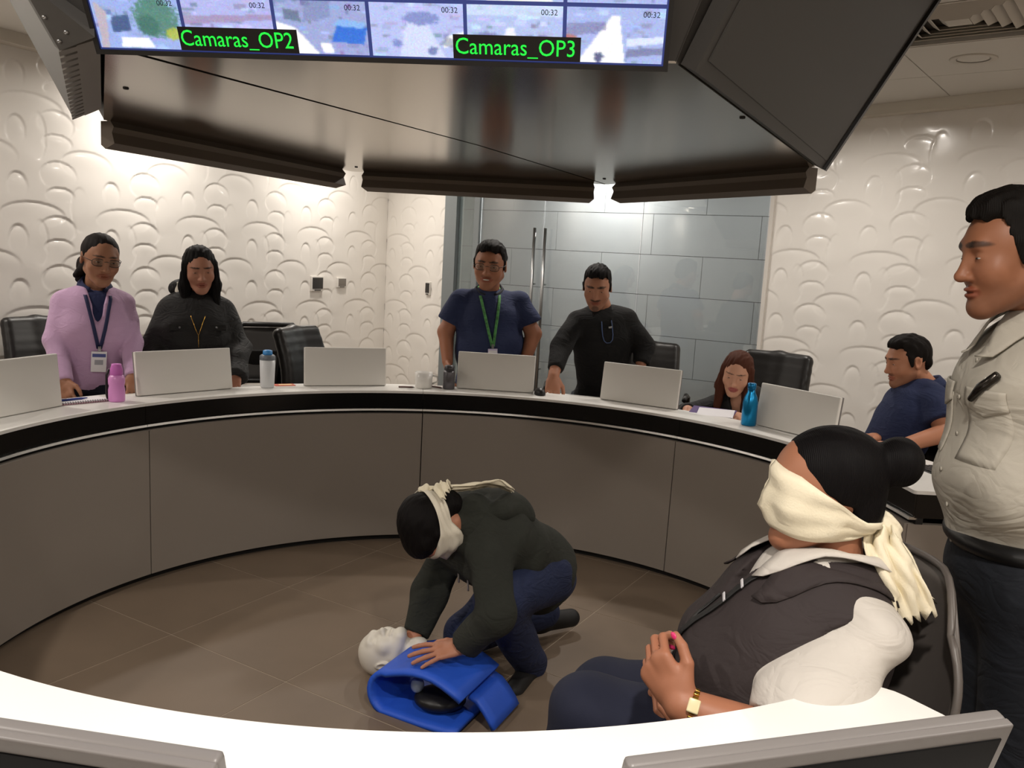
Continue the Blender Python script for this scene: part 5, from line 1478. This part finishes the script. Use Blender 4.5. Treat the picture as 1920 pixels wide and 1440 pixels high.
# zip, lanyard with keys
zp = [bl.surf(.0, z, .003) for z in (-.12, -.17, -.22, -.27, -.32)]
ribbon(zp, .010, bl.fw, 'zip', M_PLASTIC, bl.put)
lp = [bl.surf(-.055 * (1 - k / 7), -.03 - k * .030, .006) for k in range(8)]
ribbon(lp, .014, bl.fw, 'lanyard_strap', M_BLACK, bl.put); ke = lp[-1]
for k, (dx, dz, r) in enumerate(((0, -.018, .014), (.010, -.044, .012), (-.006, -.060, .011), (.004, -.084, .009))):
    c = bl.surf(dx, -.24 + dz, .010); pts = [c + (bl.lat * math.cos(a) + bl.up * math.sin(a)) * r for a in np.linspace(0, 2 * math.pi, 15)]
    bl.put(MB().tube(pts, .0028, 6, False).build('key_ring', M_STEELH if k % 2 == 0 else M_PLASTIC))
for x, z in ((-.045, -.075), (-.030, -.115)):
    c = bl.surf(x, z, .009); bl.put(MB().box(c, (.010, .001, .003), np.stack([unit(bl.lat + bl.up * .6), bl.fw, unit(bl.up - bl.lat * .6)], 1)).build('pin', M_WHITEC))
# watch and nails
wr, el = bl.J['wrL'], bl.J['elL']; ax = unit(wr - el); c = wr - ax * .018; u = unit(np.cross(ax, D3)); v = np.cross(ax, u)
mb = MB()
for k in range(18):
    a = 2 * math.pi * k / 18; d = u * math.cos(a) + v * math.sin(a); mb.box(c + d * .0315, (.0045, .0052, .0035), np.stack([np.cross(ax, d), ax, d], 1), .0015)
wt = bl.put(mb.build('watch_band', M_GOLD)); d = unit(np.array([-.15, -.8, .6])); d = unit(d - ax * (d @ ax))
bl.put(MB().box(c + d * .034, (.012, .010, .004), np.stack([np.cross(ax, d), ax, d], 1), .003).build('watch_face', mat('watch_face', (226, 214, 170), rough=.2)))
for sd in 'LR':
    tips, nr = bl.tips[sd]
    for p, d, r in tips:
        V, Q, C = ellipsoid(p - d * .001, np.array([.0052, .0078, .0022]) , np.array([.62, .03, .16]), 6, 10, np.stack([np.cross(d, unit(nr - d * (nr @ d))), d, unit(nr - d * (nr @ d))], 1))
        n2 = unit(nr - d * (nr @ d)); bl.put(link('nail', mesh_from('nail', [(V + n2 * r * .78, Q)], M_NAIL)))

# ------------------------------------------------------------------ crouching person with a blindfold
J = dict(nk=aty(886, 985, 2.74), shR=aty(846, 1035, 2.92), shL=aty(920, 1055, 2.62), elR=aty(806, 1112, 2.86), elL=aty(930, 1152, 2.48),
         wrR=aty(776, 1192, 2.79), wrL=aty(868, 1212, 2.53), hpR=aty(1000, 1062, 3.02), hpL=aty(1018, 1082, 2.80))
J.update(knL=aty(935, 1128, 2.58), anL=aty(992, 1240, 2.84), knR=np.array([-.12, 2.93, .085]), anR=np.array([.16, 3.12, .10]))
b = dict(hip=(.150, .125), waist=(.140, .11), chest=(.150, .115), arm=1.0, hand=.95)
cr = person('crouching person with a cream blindfold in a dark green hooded sweater', J,
    dict(pos=aty(812, 985, 2.64), R=axes_R((.30, -.10, -.95), (-.76, -.62, -.10)), s=1.0, o=dict(eyes=False, ears=False, open=.002), hair=('round', (17, 14, 14))), b,
    dict(name='sweater', m=C_GREENK, g=.030, sg=.020, cuff=.06, hem=-.02, fa=.007, ff=55, seed=15, cuffg=.5, h=.0065), dict(m=C_JEANS, g=.014, thigh=.086, waist=None, footL=(-.35, -.95, 0), footR=(.8, .5, 0), shoe=mat('black_boot', (18, 17, 18), rough=.6)), (176, 122, 96), near=True,
    handopts=dict(R=dict(d=(-.55, -.35, -.65), n=(-.5, -.3, .8), t=(.2, -.9, 0), curl=(.25, .4, .3)), L=dict(d=(-.93, -.10, -.20), n=(0, -.30, .95), t=(.1, .9, .3), spread=.24, curl=(.05, .12, .10))))
hm, sm, up, lat, fw, lh, fh = frame_of(cr.J)
for sd, q in (('R', 0), ('L', 1)):                # ribbed cuffs
    w_, e_ = cr.J['wr'+sd], cr.J['el'+sd]; a = unit(w_ - e_); s = Sdf(); c = w_ - a * .012
    s.cap(c - a * .05, c + a * .04, .041, .037, k=.01, end=(c, a)); V, Q = s.mesh(.0045, lambda P: .0016 * np.sin(np.arctan2((P - c) @ np.cross(a, D3), (P - c) @ np.cross(a, np.cross(a, D3))) * 26)); cr.put(link('cuff', mesh_from('cuff', [(V, Q)], C_GREENK)))
blindfold(cr, (.038, .034, .030, .025, .022), (-.088, -.070, -.028, -.020, -.018), mat('white_gauze', (222, 214, 196), rough=.9, bump=.35, scale=260), n=60)
# hood on the back of the neck
s = Sdf(); nk = cr.J['nk']; bk_ = -fw
for i in range(8):
    f = lambda t: nk + up * (.0 - .10 * math.sin(math.pi * t)) + bk_ * (.075 + .05 * math.sin(math.pi * t)) + lat * (.13 - .26 * t) * .8
    s.cap(f(i / 8), f((i + 1) / 8), .038, k=.03)
s.ell(cr.tr(np.array([0, .02, -.135])), (.10, .10, .10), k=.03); s.ell(nk - up * .10 + bk_ * .115, (.11, .05, .09), np.stack([lat, fw, up], 1), k=.04)
V, Q = s.mesh(.006, folds(lat, 70, .005, 3)); cr.put(link('hood', mesh_from('hood', [(V, Q)], C_GREENK)))
kn = cr.tr(np.array([0, -.118, .002])); s = Sdf(); s.ell(kn, (.024, .02, .02), k=.01); V, Q = s.mesh(.004, folds((1, 0, 0), 240, .003)); cr.put(link('scarf_knot', mesh_from('scarf_knot', [(V, Q)], C_CREAM)))
cloth_strip([kn, aty(838, 912, 2.66), aty(826, 908, 2.60), aty(836, 926, 2.56)], [.02, .05, .06, .05], (.6, -.6, .3), 'scarf_tail', C_CREAM, cr.put, .005, seed=2)
cloth_strip([kn, aty(880, 912, 2.70), aty(905, 908, 2.74), aty(935, 906, 2.76), aty(960, 918, 2.76)], [.02, .045, .06, .065, .05], (0, -.8, .5), 'scarf_tail', C_CREAM, cr.put, .005, seed=5)
for x, L in ((.02, .085), (-.035, .10)):
    p = nk + lat * x + fw * .11 - up * .03; cr.put(MB().tube([p, p + np.array([0, -.01, -L * .5]), p + np.array([.004, -.012, -L])], .0032, 6).build('drawstring', C_WHITE))
wa = unit(cr.J['wrL'] - cr.J['elL']); c = cr.J['wrL'] + wa * .004; u = unit(np.cross(wa, D3)); v = np.cross(wa, u)
cr.put(MB().tube([c + (u * math.cos(t) + v * math.sin(t)) * .027 for t in np.linspace(0, 2 * math.pi, 19)], .004, 6, False).build('bracelet', M_STEELH))

# ------------------------------------------------------------------ resuscitation manikin
M_BLUEF = mat('blue_foam', (38, 88, 205), rough=.55, bump=.15, scale=140, var=.05)
M_MANW = mat('manikin_white', (226, 220, 208), rough=.45)
TL, TR_, TBR, TBL = onz(728, 1256, .135), onz(866, 1314, .115), onz(922, 1268, .085), onz(800, 1202, .135)
e1 = TR_ - TL; L1 = np.linalg.norm(e1[:2]); e1u = unit(np.array([e1[0], e1[1], 0])); e2 = TBL - TL; e2u = unit(np.array([e2[0], e2[1], 0])); L2 = np.linalg.norm(e2[:2])
mk = thing('training_manikin', 'resuscitation training manikin with white head and blue foam torso on the floor', 'manikin', (TL[0], TL[1], 0))
def mput(o): o.parent = mk; o.matrix_parent_inverse = Matrix.Translation((-TL[0], -TL[1], 0)); return o
prof = []                                      # loop of thick foam: chest sheet, left fold, base sheet
for t in np.linspace(0, 1, 9): prof.append((L1 * (1.02 - t * .98), .105 + .045 * math.sin(math.pi * (1 - t) * .9) + .02 * t))
for a in np.linspace(90, 270, 11)[1:-1]: prof.append((.0 + .055 * math.cos(math.radians(a)) + .01, .068 + .060 * math.sin(math.radians(a))))
for t in np.linspace(0, 1, 9): prof.append((L1 * t * .98, .012 + .014 * t ** 4))
def sweep(name, prof, y0, y1, m, th, n=8, taper=0.0):
    rows = []
    for i in range(n + 1):
        f = i / n; y = y0 + (y1 - y0) * f; row = []
        for (x, z) in prof:
            xx = x * (1 + taper * f); row.append(TL * np.array([1, 1, 0]) + e1u * xx + e2u * y + np.array([0, 0, z]))
        rows.append(row)
    return grid_mesh(rows, name, m, mput, th)
sweep('torso_foam', prof, -.03, L2 * .98, M_BLUEF, .016)
pw = [(L1 * .99, .109), (L1 * 1.10, .098), (L1 * 1.20, .074), (L1 * 1.29, .045), (L1 * 1.34, .022)]
sweep('side_wing', pw, L2 * .22, L2 * .98, M_BLUEF, .014, 5)
for k in range(4):
    x = L1 * (.30 + .09 * k); z = prof[int(8 - 8 * x / L1) if x < L1 else 0][1] + .004
    p, q = TL * np.array([1, 1, 0]) + e1u * x + e2u * (L2 * .42) + D3 * z, TL * np.array([1, 1, 0]) + e1u * x + e2u * (L2 * .68) + D3 * z
    mput(MB().tube([p, q], .003, 6).build('rib_groove', mat('groove_dark_blue', (22, 52, 140), rough=.7)))
s = Sdf(); cc = TL * np.array([1, 1, 0]) + e1u * L1 * .55 + e2u * L2 * .35; s.ell(cc + D3 * .045, (.085, .07, .034), k=.01); V, Q = s.mesh(.007); mput(link('piston_pad', mesh_from('piston_pad', [(V, Q)], M_PLASTIC)))
s = Sdf(); cc = TL * np.array([1, 1, 0]) + e1u * L1 * .28 + e2u * L2 * .25; s.ell(cc + D3 * .080, (.022, .03, .024), k=.01); V, Q = s.mesh(.005); mput(link('lung_valve', mesh_from('lung_valve', [(V, Q)], mat('valve_clear', (170, 186, 205), rough=.2))))
ho = dict(eyes=False, skin=(226, 220, 208), wide=.95); hs = head_sdf(ho); hs.cap((0, -.02, -.05), (0, -.02, -.14), .045, .048, k=.02)
V, Q = hs.mesh(.0035); Rm_ = axes_R((-.15, -.25, .95), (-.55, .10, -.20)); hp = onz(722, 1222, .085); V = V @ (Rm_.T * .86) + hp
mput(link('head', mesh_from('head', [(V, Q)], M_MANW)))

# ------------------------------------------------------------------ chairs
def office_chair(pos, yaw, label, style='leather', z_top=1.0, group='dark office chairs around the ring desk'):
    """yaw: direction the sitter faces, same convention as head yaw"""
    T = thing('office_chair', label, 'chair', (pos[0], pos[1], 0), math.radians(yaw), group)
    sh = .46; hb = z_top
    s = Sdf(); s.box((0, 0, sh), (.235, .225, .040), None, .035); s.ell((0, .05, sh + .02), (.19, .18, .035), k=.03); V, Q = s.mesh(.012); link('seat', mesh_from('seat', [(V, Q)], M_LEATH), None, T)
    if style == 'leather':
        s = Sdf(); n = 9
        for i in range(n):
            f = i / (n - 1); zz = sh + .10 + (hb - sh - .15) * f; yy = -.215 - .07 * f + .03 * math.sin(f * math.pi)
            for sx in (-1, 1): s.cap((0, yy - .012, zz), (sx * (.185 - .02 * f), yy + .02, zz), .040, .038, k=.03)
        V, Q = s.mesh(.011); link('backrest', mesh_from('backrest', [(V, Q)], M_LEATH), None, T)
        mb = MB(); mb.box((0, -.285, sh + .32), (.16, .012, .17), rotx(-.14), .01); mb.build('back_shell', M_PLASTIC, T)
    else:
        mb = MB(); zz = [sh + .12, hb - .03]; P = [(-.20, -.22, zz[0]), (-.215, -.27, (zz[0] + zz[1]) / 2), (-.20, -.29, zz[1] - .02), (-.16, -.295, zz[1] + .02), (.16, -.295, zz[1] + .02), (.20, -.29, zz[1] - .02), (.215, -.27, (zz[0] + zz[1]) / 2), (.20, -.22, zz[0]), (-.20, -.22, zz[0])]
        mb.tube(P, .017, 8); mb.build('back_frame', M_PLASTIC, T)
        rows = [[np.array([x, -.225 - .065 * f - .02 * (1 - (x / .2) ** 2), zz[0] + (zz[1] - zz[0]) * f]) for x in np.linspace(-.20, .20, 9)] for f in np.linspace(0, 1, 9)]
        o = grid_mesh(rows, 'backrest', M_MESHB, lambda q: q, .006); o.parent = T
        mb = MB(); mb.box((0, -.262, sh + .27), (.17, .010, .05), rotx(-.12), .008); mb.build('lumbar_bar', M_PLASTIC, T)
    MB().tube([(0, -.16, sh - .03), (0, -.27, sh - .01), (0, -.275, sh + .22)], .02, 8).build('back_stem', M_PLASTIC, T)
    for sx in (-1, 1):
        MB().tube([(sx * .20, .02, sh - .02), (sx * .285, .03, sh - .01), (sx * .29, -.02, sh + .20), (sx * .285, .10, sh + .225), (sx * .28, .16, sh + .20)], .016, 8).build('armrest', M_PLASTIC, T)
    MB().tube([(0, 0, sh - .03), (0, 0, .10)], .025, 12).build('gas_lift', M_STEELH, T)
    for k in range(5):
        a = 2 * math.pi * k / 5; d = np.array([math.cos(a), math.sin(a), 0])
        lg = MB().tube([d * .03 + D3 * .10, d * .30 + D3 * .068], [.024, .016], 8).build('base_leg', M_PLASTIC, T)
        MB().box(d * .30 + D3 * .033, (.018, .026, .0325), rotz(a), .014).build('caster', M_PLASTIC, lg)
    return T
def cpos(px, py, Y, back=.27, yaw=180):
    P = aty(px, py, Y); f = np.array([-math.sin(math.radians(yaw)), math.cos(math.radians(yaw))]); return P[:2] + f * back
office_chair(cpos(72, 640, 4.80, .27, 235), 235, 'dark chair behind the woman in the lilac cardigan', z_top=1.0)
office_chair(cpos(504, 640, 5.55, .27, 205), 205, 'mesh-back office chair with armrest behind the clear bottle', 'mesh', z_top=.955)
office_chair(cpos(574, 640, 4.84, .2, 250), 250, 'black leather chair turned sideways next to the mesh-back chair', z_top=1.02)
office_chair(cpos(945, 680, 5.75, .27, 180), 180, 'dark chair behind the man with glasses and green lanyard', z_top=.93)
office_chair(cpos(1217, 665, 5.60, .27, 165), 165, 'black leather chair behind the man in the black sweater', z_top=.985)
office_chair((1.36, 4.62), 143, 'black leather chair of the seated woman in the blazer', z_top=1.03)
office_chair((1.79, 3.92), 97, 'black leather chair of the man seated in profile', z_top=1.0)
# grey plastic chair under the blindfolded woman
M_GREYP = mat('grey_plastic', (92, 86, 82), rough=.4, spec=.5)
pc = thing('plastic_chair', 'dark grey plastic shell chair under the blindfolded woman', 'chair', (.52, 1.545, 0), math.atan2(F8[1], F8[0]) - math.pi / 2)
s = Sdf(); s.box((0, .02, .405), (.215, .215, .018), None, .015); V, Q = s.mesh(.010); link('seat', mesh_from('seat', [(V, Q)], M_GREYP), None, pc)
rows = []
for i in range(15):
    f = i / 14; z = .42 + .50 * f; wdt = .250 - .05 * max(0, f - .55) ** 2 * 6; row = []
    for j in range(17):
        u = (j / 16 - .5) * 2; zz = z - (.09 * max(0, abs(u) - .45) ** 2 * 3.2 if f > .6 else 0) * (f - .6) / .4
        row.append(np.array([u * wdt, -.245 - .075 * f + .075 * u * u, zz]))
    rows.append(row)
o = grid_mesh(rows, 'backrest', M_GREYP, lambda q: q, .008); o.parent = pc
rim = [r[0] for r in rows] + [p for p in rows[-1]] + [r[-1] for r in rows[::-1]]
MB().tube(rim, .0075, 8).build('back_rim', M_GREYP, pc)
for sx in (-1, 1):
    for y0, y1 in ((.16, .20), (-.17, -.23)): MB().tube([(sx * .18, y0, .40), (sx * .22, y1, 0.008)], .013, 8).build('leg', M_STEELH, pc)

# ------------------------------------------------------------------ things on the desk
def lathe_thing(name, label, cat, P, parts, group=None):
    T = thing(name, label, cat, P, 0, group)
    for nm, prof, m in parts: MB().lathe(prof, (0, 0, 0), 24).build(nm, m, T)
    return T
ZL = ZT + .0005
M_PINK = mat('pink_plastic', (224, 150, 214), rough=.3); M_PINKD = mat('pink_cap', (206, 112, 196), rough=.35)
t = lathe_thing('water_bottle', 'pink plastic water bottle with strap beside the notebook', 'bottle', onz(219, 752, ZL), [
    ('body', [(.030, 0), (.033, .006), (.033, .05), (.030, .065), (.033, .08), (.033, .098), (.026, .112)], M_PINK), ('cap', [(.024, .112), (.026, .114), (.025, .135), (.020, .152), (.019, .158)], M_PINKD)])
MB().tube([(-.026, -.01, .135), (-.036, -.012, .11), (-.037, -.012, .03), (-.033, -.008, .004)], .005, 8).build('strap', M_PLASTIC, t)
M_CLEAR = mat('frosted_plastic', (214, 216, 218), rough=.35, spec=.4)
lathe_thing('shaker_bottle', 'frosted clear drinking bottle with a blue cap', 'bottle', onz(501, 726, ZL), [
    ('body', [(.030, 0), (.033, .004), (.037, .135)], M_CLEAR), ('collar', [(.037, .135), (.038, .138), (.037, .155), (.030, .160)], mat('bottle_collar_grey', (110, 116, 124), rough=.4)), ('cap', [(.022, .160), (.023, .163), (.022, .180), (.015, .183)], mat('cap_blue', (70, 150, 220), rough=.35))])
t = lathe_thing('mug', 'white ceramic mug on the desk by the wall corner', 'mug', onz(794, 727, ZL), [
    ('body', [(.036, 0), (.043, .004), (.046, .082), (.043, .082), (.040, .010), (.001, .008)], mat('mug_white', (232, 229, 224), rough=.25))])
MB().tube([(.043, .012, .065), (.068, .018, .058), (.070, .019, .035), (.043, .012, .02)], .005, 8).build('handle', MATS['mug_white'], t)
lathe_thing('thermos', 'dark grey steel flask in front of the man with glasses', 'flask', onz(841, 729, ZL), [
    ('body', [(.029, 0), (.031, .003), (.031, .088), (.026, .098)], mat('flask_grey', (96, 94, 98), rough=.3, metal=.6)), ('lid', [(.026, .098), (.027, .100), (.026, .120), (.018, .124)], mat('flask_lid', (70, 68, 72), rough=.35, metal=.4))])
M_CYAN = mat('cyan_metal', (24, 132, 186), rough=.25, metal=.7)
lathe_thing('steel_bottle', 'metallic blue bottle beside the silver monitor of the seated woman', 'bottle', onz(1403, 797, ZL), [
    ('body', [(.031, 0), (.034, .004), (.034, .105), (.028, .130), (.018, .152), (.016, .165)], M_CYAN), ('cap', [(.018, .165), (.019, .167), (.019, .190), (.015, .193)], mat('cyan_cap', (20, 112, 164), rough=.3, metal=.6))])
# spiral notebook with pen
nb0, nb1 = onz(98, 762, ZL), onz(205, 752, ZL); a = math.atan2(nb1[1] - nb0[1], nb1[0] - nb0[0]); c = (nb0 + nb1) / 2
nbt = thing('notebook', 'open spiral notebook with ruled white pages at the left of the desk', 'notebook', (c[0], c[1], ZL), a)
W_ = float(np.linalg.norm(nb1 - nb0)) / 2
M_PAPER = mat('paper_white', (232, 230, 234), rough=.7)
MB().box((0, .05, .003), (W_, .055, .003), None, .001).build('cover', mat('notebook_cover', (190, 150, 160), rough=.6), nbt)
MB().box((0, .05, .0075), (W_ - .003, .052, .0015)).build('page', M_PAPER, nbt)
for k in range(22):
    x = -W_ + .01 + k * (2 * W_ - .02) / 21; MB().tube([(x, .004, .009), (x, -.006, .012), (x, -.009, .005), (x, -.002, .001)], .0014, 6).build('spiral_ring', mat('spiral_dark', (70, 60, 70), rough=.4), nbt)
pn = thing('pen', 'blue pen lying on the spiral notebook', 'pen', (c[0], c[1], ZL + .0092), a)
MB().tube([(-.09, .035, .0045), (.02, .045, .0045), (.045, .047, .0045)], [.0045, .0045, .002], 8).build('barrel', mat('pen_blue', (50, 66, 140), rough=.3), pn)
MB().box((-.06, .0375, .0095), (.018, .0015, .001)).build('clip', M_STEELH, pn)
# leaflet, papers and folder
c = onz(533, 722, ZL); lf = thing('leaflet', 'small red and yellow leaflet beside the frosted bottle', 'leaflet', c, .5)
MB().box((0, 0, .001), (.05, .03, .001)).build('sheet', mat('leaflet_red', (206, 90, 66), rough=.6), lf); MB().box((.005, 0, .0024), (.032, .018, .0004)).build('print_panel', mat('leaflet_yellow', (232, 196, 140), rough=.6), lf)
c = aty(1335, 774, 4.02); fo = thing('folder', 'purple folder with papers held by the seated woman', 'folder', c, math.radians(-25))
MB().box((0, 0, 0), (.105, .07, .002), rotx(.18)).build('cover', mat('folder_purple', (86, 62, 120), rough=.5), fo)
MB().box((.02, -.012, .005), (.085, .055, .0012), rotx(.18) @ rotz(.1)).build('sheet', M_PAPER, fo)
# mouse by the man in black, keyboard and mouse at the desk end, cable by the mug
c = onz(1012, 740, ZL); ms = thing('computer_mouse', 'black computer mouse on the desk rim left of the hand in black', 'mouse', c, .3)
s = Sdf(); s.ell((0, 0, .008), (.028, .045, .030), k=.01); s.cut((0, 0, .001), (0, 0, -1)); V, Q = s.mesh(.004); link('shell', mesh_from('shell', [(V, Q)], M_PLASTIC), None, ms)
MB().tube([(0, .04, .012), (.004, .06, .004), (.02, .075, .003)], .002, 6).build('cable', M_PLASTIC, ms)
c = dp(1.93, 12, .7255); kb = thing('keyboard', 'black keyboard on the desk end in front of the officer', 'keyboard', c, math.radians(12))
MB().box((0, 0, .008), (.065, .20, .008), None, .004).build('case', M_PLASTIC, kb)
mk_ = MB().box((0, 0, 0), (.0075, .0078, .003)).mesh('key', mat('key_grey', (58, 56, 56), rough=.5))
for i in range(5):
    for j in range(18): link('key', mk_, None, kb, (-.044 + i * .021, -.178 + j * .021, .0185))
c = dp(1.66, 10.5, ZL); rm = thing('radio_handset', 'small black handset lying on the white desk end', 'handset', c, math.radians(75))
MB().box((0, 0, .011), (.075, .024, .011), None, .006).build('case', M_PLASTIC, rm); MB().tube([(.07, .012, .014), (.115, .012, .016)], .005, 8).build('antenna', M_PLASTIC, rm); MB().box((-.01, 0, .0225), (.03, .015, .001)).build('keypad', MATS['key_grey'], rm)
for px, lab in ((762, 'thin dark stylus on the desk left of the mug'), (818, 'short dark stylus on the desk right of the mug')):
    c = onz(px, 727, ZL); st = thing('stylus', lab, 'pen', c, .2 if px < 800 else -.6)
    MB().tube([(-.04, 0, .004), (.03, 0, .004)], .004, 8).build('barrel', mat('stylus_red', (88, 52, 48), rough=.5), st); MB().tube([(.03, 0, .004), (.042, 0, .0035)], [.004, .001], 8).build('tip', M_PLASTIC, st)
